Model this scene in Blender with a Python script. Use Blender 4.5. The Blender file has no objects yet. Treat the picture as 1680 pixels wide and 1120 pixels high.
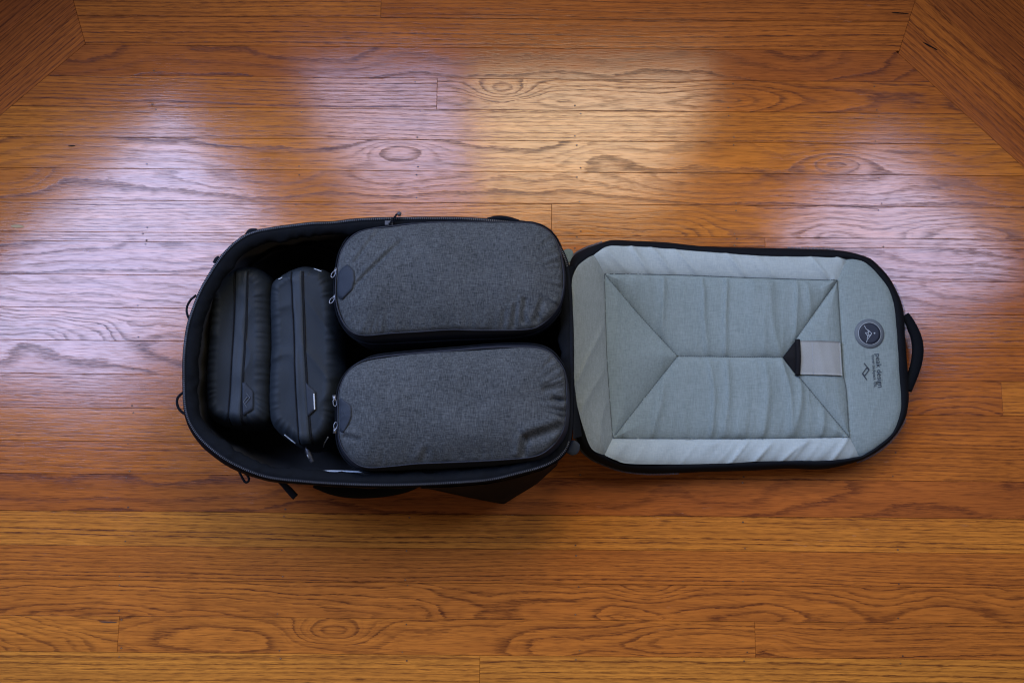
import bpy, math, random
import numpy as np
from mathutils import Vector, Matrix, noise
from mathutils.bvhtree import BVHTree

random.seed(7)
scene = bpy.context.scene
COL = scene.collection

# ------------------------------------------------------------------ camera
cam_data = bpy.data.cameras.new('camera')
cam_data.lens = 35.0
cam_data.sensor_width = 36.0
cam_data.clip_end = 50.0
cam = bpy.data.objects.new('camera', cam_data)
COL.objects.link(cam)
cam.location = (0.0, 0.0, 1.69)
cam.rotation_euler = (math.radians(8.5), 0.0, 0.0)
scene.camera = cam

# ------------------------------------------------------------------ world: the dim room behind the photographer
world = bpy.data.worlds.new('World')
scene.world = world
world.use_nodes = True
bg = world.node_tree.nodes['Background']
bg.inputs['Color'].default_value = (1.0, 0.80, 0.60, 1)
bg.inputs['Strength'].default_value = 0.04

scene.view_settings.view_transform = 'Standard'
scene.view_settings.look = 'None'
scene.view_settings.exposure = 0.0
scene.view_settings.gamma = 1.0
scene.cycles.use_denoising = True
scene.cycles.filter_width = 1.2

# ------------------------------------------------------------------ bay windows (three sides of the bay the bag lies in front of)
def window_light(name, centre, normal_deg, w, h, radiance, color):
    ld = bpy.data.lights.new(name, 'AREA')
    ld.shape = 'RECTANGLE'
    ld.size = w
    ld.size_y = h
    ld.energy = radiance * math.pi * w * h
    ld.color = color
    o = bpy.data.objects.new(name, ld)
    COL.objects.link(o)
    o.location = centre
    a = math.radians(normal_deg)
    n = Vector((math.cos(a), math.sin(a), 0.0))       # the way the window faces, into the room
    zax = -n
    yax = Vector((0, 0, 1))
    xax = yax.cross(zax)
    o.rotation_euler = Matrix((xax, yax, zax)).transposed().to_euler()
    return o

window_light('window_light', (-0.36, 1.12, 1.50), -90, 0.42, 1.25, 9.5, (0.42, 0.56, 1.0))
window_light('window_light', (0.22, 1.12, 1.50), -90, 0.66, 1.25, 8.2, (1.0, 0.88, 0.64))
window_light('window_light', (-0.78 - 0.62 * 0.707, 1.10 - 0.62 * 0.707, 1.45), -45, 0.92, 1.30, 15.5, (0.42, 0.56, 1.0))
window_light('window_light', (0.78 + 0.52 * 0.707, 1.10 - 0.52 * 0.707, 1.38), 225, 0.50, 1.10, 11.0, (0.48, 0.60, 1.0))

window_light('room_light', (0.5, -2.3, 1.9), 90, 1.6, 1.0, 2.5, (1.0, 0.78, 0.54))

# ------------------------------------------------------------------ helpers
def tag(o, label=None, cat=None, group=None, kind=None):
    if label: o['label'] = label
    if cat: o['category'] = cat
    if group: o['group'] = group
    if kind: o['kind'] = kind
    return o

def empty(name, loc, **k):
    o = bpy.data.objects.new(name, None)
    o.empty_display_size = 0.05
    o.location = loc
    COL.objects.link(o)
    return tag(o, **k)

def obj(name, verts, faces, mat, parent=None, smooth=True, kind=None):
    """One mesh object; verts in world metres, kept in place under its parent."""
    me = bpy.data.meshes.new(name)
    off = origin_of(parent)
    me.from_pydata([(v[0] - off[0], v[1] - off[1], v[2] - off[2]) for v in verts], [], faces)
    me.update()
    if smooth:
        me.polygons.foreach_set('use_smooth', [True] * len(me.polygons))
    mats = mat if isinstance(mat, (list, tuple)) else [mat]
    for m in mats:
        me.materials.append(m)
    o = bpy.data.objects.new(name, me)
    COL.objects.link(o)
    if parent:
        o.parent = parent
    if kind:
        o['kind'] = kind
    return o

def origin_of(p):
    x = y = z = 0.0
    while p is not None:
        x += p.location.x; y += p.location.y; z += p.location.z
        p = p.parent
    return (x, y, z)

class MB:
    """Collects shapes that make ONE mesh."""
    def __init__(s): s.v = []; s.f = []
    def add(s, v, f):
        n = len(s.v); s.v += [tuple(p) for p in v]; s.f += [tuple(i + n for i in q) for q in f]
        return s
    def make(s, name, mat, parent=None, smooth=True, kind=None):
        return obj(name, s.v, s.f, mat, parent, smooth, kind)

def arr(p): return np.array(p, float)

def catmull(pts, n, closed):
    p = arr(pts)
    m = len(p)
    if closed:
        q = np.vstack([p[-1:], p, p[:2]])
        segs = m
    else:
        q = np.vstack([2 * p[0] - p[1], p, 2 * p[-1] - p[-2]])
        segs = m - 1
    out = []
    for i in range(segs):
        a, b, c, d = q[i], q[i + 1], q[i + 2], q[i + 3]
        for t in np.linspace(0, 1, 16, endpoint=False):
            out.append(0.5 * ((2 * b) + (c - a) * t + (2 * a - 5 * b + 4 * c - d) * t * t + (3 * b - a - 3 * c + d) * t ** 3))
    if not closed: out.append(p[-1])
    return resample(np.array(out), n, closed)

def resample(p, n, closed):
    q = np.vstack([p, p[:1]]) if closed else p
    d = np.r_[0, np.cumsum(np.linalg.norm(np.diff(q, axis=0), axis=1))]
    s = np.linspace(0, d[-1], n, endpoint=not closed)
    return np.stack([np.interp(s, d, q[:, k]) for k in range(q.shape[1])], 1)

def line(pts, n): return resample(arr(pts), n, False)

def smooth_ring(p, it):
    for _ in range(it):
        p = 0.5 * p + 0.25 * (np.roll(p, 1, 0) + np.roll(p, -1, 0))
    return p

def offset(p, d):
    """Closed outline moved outwards by d (in the plane)."""
    t = np.roll(p, -1, 0) - np.roll(p, 1, 0)
    nrm = np.stack([t[:, 1], -t[:, 0]], 1)
    nrm /= np.linalg.norm(nrm, axis=1)[:, None] + 1e-12
    area = 0.5 * np.sum(p[:, 0] * np.roll(p[:, 1], -1) - np.roll(p[:, 0], -1) * p[:, 1])
    if area < 0: nrm = -nrm
    q = p.copy()
    q[:, :2] += nrm * (d[:, None] if isinstance(d, np.ndarray) else d)
    return q

def setz(p, z):
    q = p.copy(); q[:, 2] = z; return q

def loft(rings, closed=True):
    n = len(rings[0]); v = []; f = []
    for r in rings: v += [tuple(a) for a in r]
    for k in range(len(rings) - 1):
        for i in range(n if closed else n - 1):
            j = (i + 1) % n
            f.append((k * n + i, k * n + j, (k + 1) * n + j, (k + 1) * n + i))
    return v, f

def nz(x, y=0.0, z=0.0): return noise.noise(Vector((x, y, z)))

def ridge(x, y=0.0, z=0.0): return 1.0 - 2.2 * abs(nz(x, y, z))

def tube(path, rx, rz=None, seg=10, closed=False, taper=None):
    """A round or flattened cord along a path; flat across in the plane, rz in height."""
    rz = rx if rz is None else rz
    p = arr(path); n = len(p); v = []; f = []
    for i in range(n):
        a = p[(i - 1) % n] if (closed or i > 0) else p[i]
        b = p[(i + 1) % n] if (closed or i < n - 1) else p[i]
        t = Vector(b - a).normalized()
        side = t.cross(Vector((0, 0, 1)))
        if side.length < 1e-4: side = Vector((1, 0, 0))
        side.normalize(); up = side.cross(t)
        k = taper(i / (n - 1)) if taper else 1.0
        for j in range(seg):
            an = 2 * math.pi * j / seg
            v.append(tuple(Vector(p[i]) + side * (math.cos(an) * rx * k) + up * (math.sin(an) * rz * k)))
    for i in range(n if closed else n - 1):
        for j in range(seg):
            i2 = (i + 1) % n
            f.append((i * seg + j, i * seg + (j + 1) % seg, i2 * seg + (j + 1) % seg, i2 * seg + j))
    if not closed:
        f.append(tuple(range(seg))[::-1]); f.append(tuple((n - 1) * seg + j for j in range(seg)))
    return v, f

def bar(c, d, l, w, h, up=(0, 0, 1)):
    """A small box: centre, direction, length, width, height."""
    d = Vector(d).normalized(); u = Vector(up); s = d.cross(u).normalized(); u = s.cross(d)
    v = []
    for a in (-1, 1):
        for b in (-1, 1):
            for e in (-1, 1):
                v.append(tuple(Vector(c) + d * (a * l / 2) + s * (b * w / 2) + u * (e * h / 2)))
    return v, [(0, 1, 3, 2), (4, 6, 7, 5), (0, 4, 5, 1), (2, 3, 7, 6), (0, 2, 6, 4), (1, 5, 7, 3)]

def surf(o):
    """Height of a finished mesh above any point of the plane."""
    off = origin_of(o)
    me = o.data
    bv = BVHTree.FromPolygons([v.co for v in me.vertices], [tuple(p.vertices) for p in me.polygons])
    def h(x, y, default=None):
        hit = bv.ray_cast(Vector((x - off[0], y - off[1], 3.0)), Vector((0, 0, -1)))
        return hit[0].z + off[2] if hit[0] is not None else default
    return h

def polar(outline, spine, profile, rings):
    """Dome from an outline to a spine segment; profile(t, s, x, y, d) gives the height; t=0 at the edge."""
    n = len(outline); a, b = arr(spine[0])[:2], arr(spine[1])[:2]
    ab = b - a
    s = np.clip(((outline[:, :2] - a) @ ab) / (ab @ ab), 0, 1)
    foot = a + s[:, None] * ab
    v = []
    ts = [1 - (1 - k / rings) ** 1.25 for k in range(rings + 1)]
    for t in ts:
        q = outline[:, :2] * (1 - t) + foot * t
        for i in range(n):
            d = np.linalg.norm(outline[i, :2] - q[i])
            v.append((q[i, 0], q[i, 1], profile(t, i / n, q[i, 0], q[i, 1], d, outline[i, 2])))
    f = []
    for k in range(rings):
        for i in range(n):
            j = (i + 1) % n
            f.append((k * n + i, k * n + j, (k + 1) * n + j, (k + 1) * n + i))
    return v, f

def coons(c0, c1, d0, d1, nu, nv):
    """Patch between four curves: c0 and c1 run along u, d0 and d1 along v."""
    c0, c1 = line(c0, nu), line(c1, nu); d0, d1 = line(d0, nv), line(d1, nv)
    U = np.linspace(0, 1, nu)[None, :, None]; V = np.linspace(0, 1, nv)[:, None, None]
    S = (1 - V) * c0[None] + V * c1[None] + (1 - U) * d0[:, None] + U * d1[:, None]
    S -= (1 - U) * (1 - V) * c0[0] + U * (1 - V) * c0[-1] + (1 - U) * V * c1[0] + U * V * c1[-1]
    return S

def grid_faces(nu, nv):
    return [(j * nu + i, j * nu + i + 1, (j + 1) * nu + i + 1, (j + 1) * nu + i) for j in range(nv - 1) for i in range(nu - 1)]

def seg_dist(P, segs):
    """Distance in the plane of many points to the nearest of some segments."""
    best = np.full(len(P), 1e9)
    for a, b in segs:
        a = arr(a)[:2]; b = arr(b)[:2]; ab = b - a
        t = np.clip(((P - a) @ ab) / max(ab @ ab, 1e-12), 0, 1)
        best = np.minimum(best, np.linalg.norm(P - (a + t[:, None] * ab), axis=1))
    return best

def polyline_segs(p): return [(p[i], p[i + 1]) for i in range(len(p) - 1)]

def fill_poly(poly, h, lift, thick, n=14):
    """A flat cut piece laid on a surface: polygon fanned and subdivided, given a thickness."""
    p = arr(poly); c = p[:, :2].mean(0)
    ring = resample(p[:, :2], max(28, 4 * len(p)), True)
    m = len(ring); v = []; f = []
    K = 5
    def z(x, y): return h(x, y)
    for k in range(K + 1):
        for i in range(m):
            q = ring[i] * (1 - k / K) + c * (k / K)
            v.append((q[0], q[1], z(q[0], q[1]) + lift + thick * (0.0 if k == 0 else 1.0)))
            if k == 0: v[-1] = (q[0], q[1], z(q[0], q[1]) + lift + thick * 0.65)
    for k in range(K):
        for i in range(m):
            j = (i + 1) % m
            f.append((k * m + i, k * m + j, (k + 1) * m + j, (k + 1) * m + i))
    b = len(v)
    for i in range(m): v.append((ring[i][0], ring[i][1], z(ring[i][0], ring[i][1]) + lift - 0.002))
    for i in range(m):
        j = (i + 1) % m
        f.append((b + i, b + j, j, i))
    return v, f

# ------------------------------------------------------------------ materials
class NT:
    """Small node writer."""
    def __init__(s, name):
        s.m = bpy.data.materials.new(name); s.m.use_nodes = True
        s.t = s.m.node_tree; s.b = s.t.nodes['Principled BSDF']
    def n(s, typ, **k):
        o = s.t.nodes.new(typ)
        for a, b in k.items(): setattr(o, a, b)
        return o
    def set(s, sock, v):
        if hasattr(v, 'is_output') or isinstance(v, bpy.types.NodeSocket): s.t.links.new(v, sock)
        else: sock.default_value = v
    def math(s, op, a, b=None, c=None, clamp=False):
        o = s.n('ShaderNodeMath', operation=op, use_clamp=clamp)
        s.set(o.inputs[0], a)
        if b is not None: s.set(o.inputs[1], b)
        if c is not None: s.set(o.inputs[2], c)
        return o.outputs[0]
    def attr(s, name):
        return s.n('ShaderNodeAttribute', attribute_type='OBJECT', attribute_name=name).outputs['Fac']
    def pos(s): return s.n('ShaderNodeTexCoord').outputs['Object']
    def sep(s, v):
        o = s.n('ShaderNodeSeparateXYZ'); s.set(o.inputs[0], v); return o.outputs
    def comb(s, x, y, z):
        o = s.n('ShaderNodeCombineXYZ')
        for i, q in enumerate((x, y, z)): s.set(o.inputs[i], q)
        return o.outputs[0]
    def noise(s, v, scale=1.0, detail=2.0, rough=0.5, dist=0.0):
        o = s.n('ShaderNodeTexNoise'); s.set(o.inputs['Vector'], v)
        o.inputs['Scale'].default_value = scale; o.inputs['Detail'].default_value = detail
        o.inputs['Roughness'].default_value = rough; o.inputs['Distortion'].default_value = dist
        return o.outputs['Fac']
    def ramp(s, fac, stops, interp='LINEAR'):
        o = s.n('ShaderNodeValToRGB'); o.color_ramp.interpolation = interp
        e = o.color_ramp.elements
        while len(e) < len(stops): e.new(0.5)
        for i, (p, c) in enumerate(stops):
            e[i].position = p
            e[i].color = (c, c, c, 1) if isinstance(c, (int, float)) else (*c, 1)
        s.set(o.inputs[0], fac)
        return o.outputs[0]
    def mix(s, fac, a, b, blend='MIX'):
        o = s.n('ShaderNodeMix', data_type='RGBA', blend_type=blend)
        s.set(o.inputs[0], fac)
        for i, q in ((6, a), (7, b)):
            s.set(o.inputs[i], (*q, 1) if isinstance(q, tuple) and len(q) == 3 else q)
        return o.outputs[2]
    def bump(s, h, strength, dist):
        o = s.n('ShaderNodeBump'); s.set(o.inputs['Height'], h)
        o.inputs['Strength'].default_value = strength; o.inputs['Distance'].default_value = dist
        s.t.links.new(o.outputs[0], s.b.inputs['Normal'])
        return o
    def out(s, color=None, rough=None, spec=None, sheen=None, metal=None, coat=None):
        for k, q in (('Base Color', color), ('Roughness', rough), ('Specular IOR Level', spec), ('Sheen Weight', sheen), ('Metallic', metal), ('Coat Weight', coat)):
            if q is not None:
                s.set(s.b.inputs[k], (*q, 1) if isinstance(q, tuple) and len(q) == 3 else q)
        return s.m

def oak():
    k = NT('oiled_red_oak')
    x, y, z = k.sep(k.pos())
    seed = k.attr('seed'); cy = k.attr('pith_side'); cz = k.attr('pith_depth'); slope = k.attr('slope')
    pitch = k.attr('ring_pitch'); tone = k.attr('tone'); wild = k.attr('wild')
    sx = k.math('ADD', x, k.math('MULTIPLY', seed, 7.31))
    # slow wandering of the pith in depth and sideways
    lo = k.noise(k.comb(k.math('MULTIPLY', sx, 2.6), k.math('MULTIPLY', y, 2.0), seed), 1.0, 2.0, 0.5)
    lo2 = k.noise(k.comb(k.math('MULTIPLY', sx, 1.4), seed, 3.3), 1.0, 1.0, 0.5)
    mid = k.noise(k.comb(k.math('MULTIPLY', sx, 7.0), k.math('MULTIPLY', y, 28.0), seed), 1.0, 2.5, 0.55)
    dz = k.math('ADD', k.math('ADD', cz, k.math('MULTIPLY', x, slope)), k.math('MULTIPLY', k.math('SUBTRACT', lo, 0.5), k.math('MULTIPLY', wild, 0.10)))
    dy = k.math('ADD', k.math('SUBTRACT', y, cy), k.math('MULTIPLY', k.math('SUBTRACT', lo2, 0.5), 0.035))
    r = k.math('SQRT', k.math('ADD', k.math('MULTIPLY', dy, dy), k.math('MULTIPLY', dz, dz)))
    r = k.math('ADD', r, k.math('MULTIPLY', k.math('SUBTRACT', mid, 0.5), k.math('MULTIPLY', wild, 0.012)))
    for q in ('', '_b', '_c'):
        kx = k.math('DIVIDE', k.math('SUBTRACT', x, k.attr('knot_x' + q)), 0.058)
        ky = k.math('DIVIDE', k.math('SUBTRACT', y, k.attr('knot_y' + q)), 0.021)
        kn = k.math('EXPONENT', k.math('MULTIPLY', k.math('ADD', k.math('MULTIPLY', kx, kx), k.math('MULTIPLY', ky, ky)), -1.0))
        r = k.math('ADD', r, k.math('MULTIPLY', kn, k.attr('knot' + q)))
    fine = k.noise(k.comb(k.math('MULTIPLY', sx, 65.0), k.math('MULTIPLY', y, 480.0), seed), 1.0, 2.0, 0.6)
    rings = k.math('ADD', k.math('DIVIDE', r, pitch), k.math('MULTIPLY', k.math('SUBTRACT', fine, 0.5), 0.44))
    # uneven ring widths
    rings = k.math('ADD', rings, k.math('MULTIPLY', k.noise(k.comb(k.math('MULTIPLY', rings, 0.45), seed, 1.7), 1.0, 1.0), 1.6))
    fr = k.math('FRACT', rings)
    early = k.ramp(fr, [(0.0, 0.5), (0.04, 1.0), (0.16, 0.95), (0.34, 0.25), (0.60, 0.03), (0.95, 0.0), (1.0, 0.5)])
    fr2 = k.math('FRACT', k.math('MULTIPLY', rings, 2.63))
    early2 = k.ramp(fr2, [(0.0, 0.6), (0.1, 1.0), (0.35, 0.3), (0.6, 0.0), (0.95, 0.0), (1.0, 0.6)])
    # rings come stronger and weaker
    ringid = k.noise(k.comb(k.math('MULTIPLY', k.math('FLOOR', rings), 3.17), seed, 0.2), 1.0, 0.0)
    early = k.math('MULTIPLY', early, k.math('MULTIPLY_ADD', ringid, 1.1, 0.14))
    early = k.math('MAXIMUM', early, k.math('MULTIPLY', early2, k.math('MULTIPLY_ADD', k.attr('wild'), -0.22, 0.46)))
    brk = k.noise(k.comb(k.math('MULTIPLY', sx, 55.0), k.math('MULTIPLY', y, 900.0), k.math('ADD', seed, 5.0)), 1.0, 2.0, 0.6)
    early = k.math('MULTIPLY', early, k.ramp(brk, [(0.36, 0.42), (0.58, 1.12)]))
    # open pores: short dark dashes, most of them in the earlywood
    pore = k.noise(k.comb(k.math('MULTIPLY', sx, 38.0), k.math('MULTIPLY', y, 620.0), seed), 1.0, 1.0, 0.5)
    pore = k.ramp(pore, [(0.50, 0.0), (0.68, 1.0)])
    broad = k.noise(k.comb(k.math('MULTIPLY', sx, 3.0), k.math('MULTIPLY', y, 26.0), seed), 1.0, 3.0, 0.6)
    streak = k.noise(k.comb(k.math('MULTIPLY', sx, 9.0), k.math('MULTIPLY', y, 260.0), seed), 1.0, 3.0, 0.6)
    light = k.ramp(tone, [(0.0, (0.340, 0.093, 0.022)), (0.35, (0.510, 0.148, 0.024)), (0.7, (0.650, 0.217, 0.029)), (1.0, (0.720, 0.278, 0.038))])
    dark = k.ramp(tone, [(0.0, (0.060, 0.014, 0.009)), (0.5, (0.078, 0.018, 0.008)), (1.0, (0.105, 0.027, 0.009))])
    base = k.mix(k.ramp(broad, [(0.32, 0.0), (0.68, 0.62)]), light, k.mix(0.50, light, (0.200, 0.046, 0.012)))
    base = k.mix(k.ramp(streak, [(0.35, 0.30), (0.62, 0.0)]), base, dark)
    amt = k.math('MULTIPLY', early, k.math('MULTIPLY_ADD', k.ramp(streak, [(0.3, 1.0), (0.7, 0.0)]), 0.32, 0.68), clamp=True)
    col = k.mix(amt, base, dark)
    col = k.mix(k.math('MULTIPLY', pore, k.math('MULTIPLY_ADD', early, 0.40, 0.36)), col, (0.075, 0.022, 0.010))
    # worn, hazy places and a few pale scuffs in the varnish
    w = k.n('ShaderNodeNewGeometry').outputs['Position']
    worn = k.noise(w, 5.5, 4.0, 0.62)
    wx, wy, wz = k.sep(w)
    scuff = k.noise(k.comb(k.math('MULTIPLY', wx, 26.0), k.math('MULTIPLY', wy, 130.0), 0.0), 1.0, 4.0, 0.7)
    scuffm = k.math('MULTIPLY', k.ramp(scuff, [(0.63, 0.0), (0.74, 1.0)]), k.ramp(worn, [(0.52, 0.0), (0.66, 0.34)]))
    col = k.mix(scuffm, col, (0.46, 0.34, 0.27))
    rough = k.math('ADD', k.ramp(worn, [(0.3, 0.105), (0.7, 0.18)]), k.math('MULTIPLY', scuffm, 0.35))
    rough = k.math('ADD', rough, k.math('MULTIPLY', early, 0.12))
    hgt = k.math('ADD', k.math('MULTIPLY', early, -0.40), k.math('MULTIPLY', pore, -0.30))
    wav = k.noise(k.comb(k.math('MULTIPLY', wx, 10.0), k.math('MULTIPLY', wy, 34.0), 0.0), 1.0, 2.0)
    hgt = k.math('ADD', hgt, k.math('MULTIPLY', wav, 1.5))
    k.bump(hgt, 0.22, 0.00045)
    spec = k.math('SUBTRACT', 0.66, k.math('MULTIPLY', k.math('ADD', early, k.math('MULTIPLY', pore, 0.6), clamp=True), 0.34))
    return k.out(col, rough, spec)

def heather(name, a, b, scale=1.0, spec=0.25, rough=0.8, bumpy=0.5):
    """Two-tone woven cloth: fine threads along and across."""
    k = NT(name)
    x, y, z = k.sep(k.pos())
    t1 = k.noise(k.comb(k.math('MULTIPLY', x, 90.0 * scale), k.math('MULTIPLY', y, 1250.0 * scale), k.math('MULTIPLY', z, 500.0)), 1.0, 2.0, 0.65)
    t2 = k.noise(k.comb(k.math('MULTIPLY', x, 1250.0 * scale), k.math('MULTIPLY', y, 90.0 * scale), k.math('MULTIPLY', z, 500.0)), 1.0, 2.0, 0.65)
    big = k.noise(k.comb(k.math('MULTIPLY', x, 14.0), k.math('MULTIPLY', y, 14.0), 0.0), 1.0, 3.0, 0.6)
    s = k.math('ADD', k.math('MULTIPLY', t1, 0.5), k.math('MULTIPLY', t2, 0.5))
    s = k.math('ADD', s, k.math('MULTIPLY', k.math('SUBTRACT', big, 0.5), 0.12))
    fac = k.ramp(s, [(0.38, 0.0), (0.64, 1.0)])
    k.bump(s, bumpy, 0.0006)
    return k.out(k.mix(fac, a, b), rough, spec)

def cloth(name, c, rough=0.7, spec=0.3, var=0.25, weave=900.0, sheen=0.0):
    k = NT(name)
    p = k.pos()
    w = k.noise(p, weave, 1.0)
    big = k.noise(p, 22.0, 3.0, 0.6)
    f = k.math('MULTIPLY_ADD', big, var * 2, 1.0 - var)
    f = k.math('MULTIPLY', f, k.math('MULTIPLY_ADD', w, 0.5, 0.75))
    k.bump(k.math('ADD', k.math('MULTIPLY', w, 0.4), big), 0.35, 0.0008)
    col = k.n('ShaderNodeVectorMath', operation='SCALE')
    col.inputs[0].default_value = c; k.set(col.inputs['Scale'], f)
    return k.out(col.outputs[0], rough, spec, sheen)

def plain(name, c, rough=0.5, spec=0.5, metal=0.0):
    k = NT(name)
    v = k.noise(k.pos(), 320.0, 3.0, 0.6)
    o = k.mix(k.math('MULTIPLY', v, 0.35), c, tuple(q * 0.7 for q in c))
    return k.out(o, k.math('MULTIPLY_ADD', v, 0.15, rough - 0.07), spec, metal=metal)

OAK = oak()
SUB = plain('dark_joint_dirt', (0.012, 0.007, 0.005), 0.9, 0.1)
NAIL = plain('dark_nail_filler', (0.085, 0.038, 0.018), 0.6, 0.4)
NAIL_PALE = plain('pale_nail_filler', (0.30, 0.20, 0.12), 0.85, 0.15)
SHELL = cloth('black_nylon_shell', (0.0032, 0.0042, 0.0060), 0.75, 0.07)
BINDING = cloth('black_binding_tape', (0.0045, 0.0055, 0.0075), 0.8, 0.10, weave=500)
BAND = cloth('navy_black_facing', (0.0034, 0.0041, 0.0052), 0.8, 0.07)
LINING_DARK = cloth('charcoal_brown_lining', (0.034, 0.033, 0.033), 0.75, 0.2)
LINING_PALE = cloth('pale_grey_lining_edge', (0.30, 0.33, 0.36), 0.7, 0.3)
WEB = cloth('black_webbing', (0.006, 0.006, 0.007), 0.8, 0.15, weave=420)
TEETH = plain('grey_zip_teeth', (0.055, 0.055, 0.06), 0.4, 0.5)
METAL = plain('dull_silver_metal', (0.20, 0.20, 0.205), 0.38, 0.5, 0.8)
DARK_METAL = plain('gunmetal', (0.06, 0.06, 0.065), 0.35, 0.5, 0.6)
GREY_LINING = heather('grey_green_lining_cloth', (0.150, 0.190, 0.183), (0.225, 0.270, 0.262), 0.8, 0.2, 0.8, 0.3)
GREY_STRIP = heather('pale_grey_strip_cloth', (0.270, 0.318, 0.312), (0.340, 0.390, 0.382), 0.8, 0.3, 0.6, 0.2)
GREY_END = heather('olive_grey_end_cloth', (0.172, 0.198, 0.183), (0.25, 0.280, 0.264), 0.8, 0.2, 0.75, 0.3)
HOOK = cloth('grey_hook_tape', (0.255, 0.265, 0.25), 0.75, 0.2, 0.08, 1400)
THREAD = plain('dark_green_thread', (0.085, 0.105, 0.104), 0.7, 0.2)
PRINT = plain('dark_print', (0.022, 0.030, 0.042), 0.6, 0.3)
PATCH_OUT = plain('slate_patch_rim', (0.105, 0.125, 0.140), 0.6, 0.3)
PATCH_IN = plain('ink_blue_patch', (0.016, 0.021, 0.034), 0.6, 0.3)
PATCH_LINE = plain('grey_patch_line', (0.34, 0.38, 0.41), 0.6, 0.3)
HEATHER = heather('charcoal_heather_cloth', (0.0125, 0.0152, 0.0165), (0.082, 0.088, 0.089), 1.15, 0.2, 0.85, 0.5)
CUBE_SIDE = cloth('black_cube_side_nylon', (0.010, 0.012, 0.019), 0.6, 0.3)
TAB = cloth('slate_black_tab', (0.017, 0.022, 0.030), 0.7, 0.25, 0.12)
POUCH = cloth('black_pouch_nylon', (0.012, 0.016, 0.020), 0.66, 0.22, 0.22, 1100)
FLAP = cloth('black_pouch_zip_flap', (0.016, 0.021, 0.026), 0.6, 0.26, 0.12, 1100)
REFLECT = plain('pale_loop_and_highlight', (0.50, 0.52, 0.52), 0.4, 0.5)
OLIVE = cloth('grey_olive_web', (0.125, 0.150, 0.125), 0.8, 0.2, 0.1, 500)

# ------------------------------------------------------------------ the floor
ANG = -0.0085
CA, SA = math.cos(ANG), math.sin(ANG)
def to_floor(p): return (p[0] * CA + p[1] * SA, -p[0] * SA + p[1] * CA)

FX, FY0, FY1 = 1.55, -0.95, 1.08
me = bpy.data.meshes.new('floor')
me.from_pydata([(-FX, FY0, -0.012), (FX, FY0, -0.012), (FX, FY1, -0.012), (-FX, FY1, -0.012),
                (-FX, FY0, -0.03), (FX, FY0, -0.03), (FX, FY1, -0.03), (-FX, FY1, -0.03)], [],
               [(0, 1, 2, 3), (7, 6, 5, 4), (0, 4, 5, 1), (1, 5, 6, 2), (2, 6, 7, 3), (3, 7, 4, 0)])
me.materials.append(SUB)
floor = bpy.data.objects.new('floor', me)
COL.objects.link(floor)
floor.rotation_euler = (0, 0, ANG)
tag(floor, 'worn honey oak strip floor with dark grain in a bay window', kind='structure')

def clip(poly, a, b, keep):
    """Keep the part of a polygon on one side (keep=+1 left, -1 right) of the line a-b."""
    out = []
    def s(p): return keep * ((b[0] - a[0]) * (p[1] - a[1]) - (b[1] - a[1]) * (p[0] - a[0]))
    for i in range(len(poly)):
        p, q = poly[i], poly[(i + 1) % len(poly)]
        sp, sq = s(p), s(q)
        if sp >= 0: out.append(p)
        if sp * sq < 0:
            t = sp / (sp - sq); out.append((p[0] + (q[0] - p[0]) * t, p[1] + (q[1] - p[1]) * t))
    return out

def shrink(poly, d):
    n = len(poly); out = []
    area = sum(poly[i][0] * poly[(i + 1) % n][1] - poly[(i + 1) % n][0] * poly[i][1] for i in range(n))
    sg = 1 if area > 0 else -1
    for i in range(n):
        p0, p1, p2 = Vector(poly[i - 1]), Vector(poly[i]), Vector(poly[(i + 1) % n])
        e1 = (p1 - p0).normalized(); e2 = (p2 - p1).normalized()
        n1 = Vector((-e1.y, e1.x)) * sg; n2 = Vector((-e2.y, e2.x)) * sg
        k = 1 + n1.dot(n2)
        if k < 0.2: k = 0.2
        out.append(tuple(p1 + (n1 + n2) * (d / k)))
    return out

def plank(poly, centre, rot, look):
    """A floor board: its outline in floor metres; grain runs along its own x."""
    if len(poly) < 3: return
    rng = random.Random(int(look.get('seed', 0) * 1000) + 5)
    c, s = math.cos(rot), math.sin(rot)
    loc = [((p[0] - centre[0]) * c + (p[1] - centre[1]) * s, -(p[0] - centre[0]) * s + (p[1] - centre[1]) * c) for p in poly]
    clean = []
    for p in loc:
        if not clean or math.hypot(p[0] - clean[-1][0], p[1] - clean[-1][1]) > 0.002: clean.append(p)
    if math.hypot(clean[0][0] - clean[-1][0], clean[0][1] - clean[-1][1]) < 0.002: clean.pop()
    if len(clean) < 3: return
    area = sum(clean[i][0] * clean[(i + 1) % len(clean)][1] - clean[(i + 1) % len(clean)][0] * clean[i][1] for i in range(len(clean)))
    if abs(area) < 2e-4: return
    if area < 0: clean = clean[::-1]
    lo = shrink(clean, 0.00022); hi = shrink(clean, 0.00055)
    n = len(clean)
    v = [(p[0], p[1], -0.0115) for p in lo] + [(p[0], p[1], -0.0004) for p in lo] + [(p[0], p[1], 0.0) for p in hi]
    f = [tuple(2 * n + i for i in range(n))]
    for k in range(2):
        for i in range(n):
            j = (i + 1) % n
            f.append((k * n + i, k * n + j, (k + 1) * n + j, (k + 1) * n + i))
    m = bpy.data.meshes.new('plank'); m.from_pydata(v, [], f); m.update()
    m.materials.append(OAK)
    o = bpy.data.objects.new('plank', m)
    COL.objects.link(o)
    o.parent = floor
    o.location = (centre[0], centre[1], rng.uniform(-0.0002, 0.0001))
    o.rotation_euler = (math.radians(rng.uniform(-0.16, 0.16)), 0, rot)
    for a, b in look.items(): o[a] = b
    return o

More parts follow.
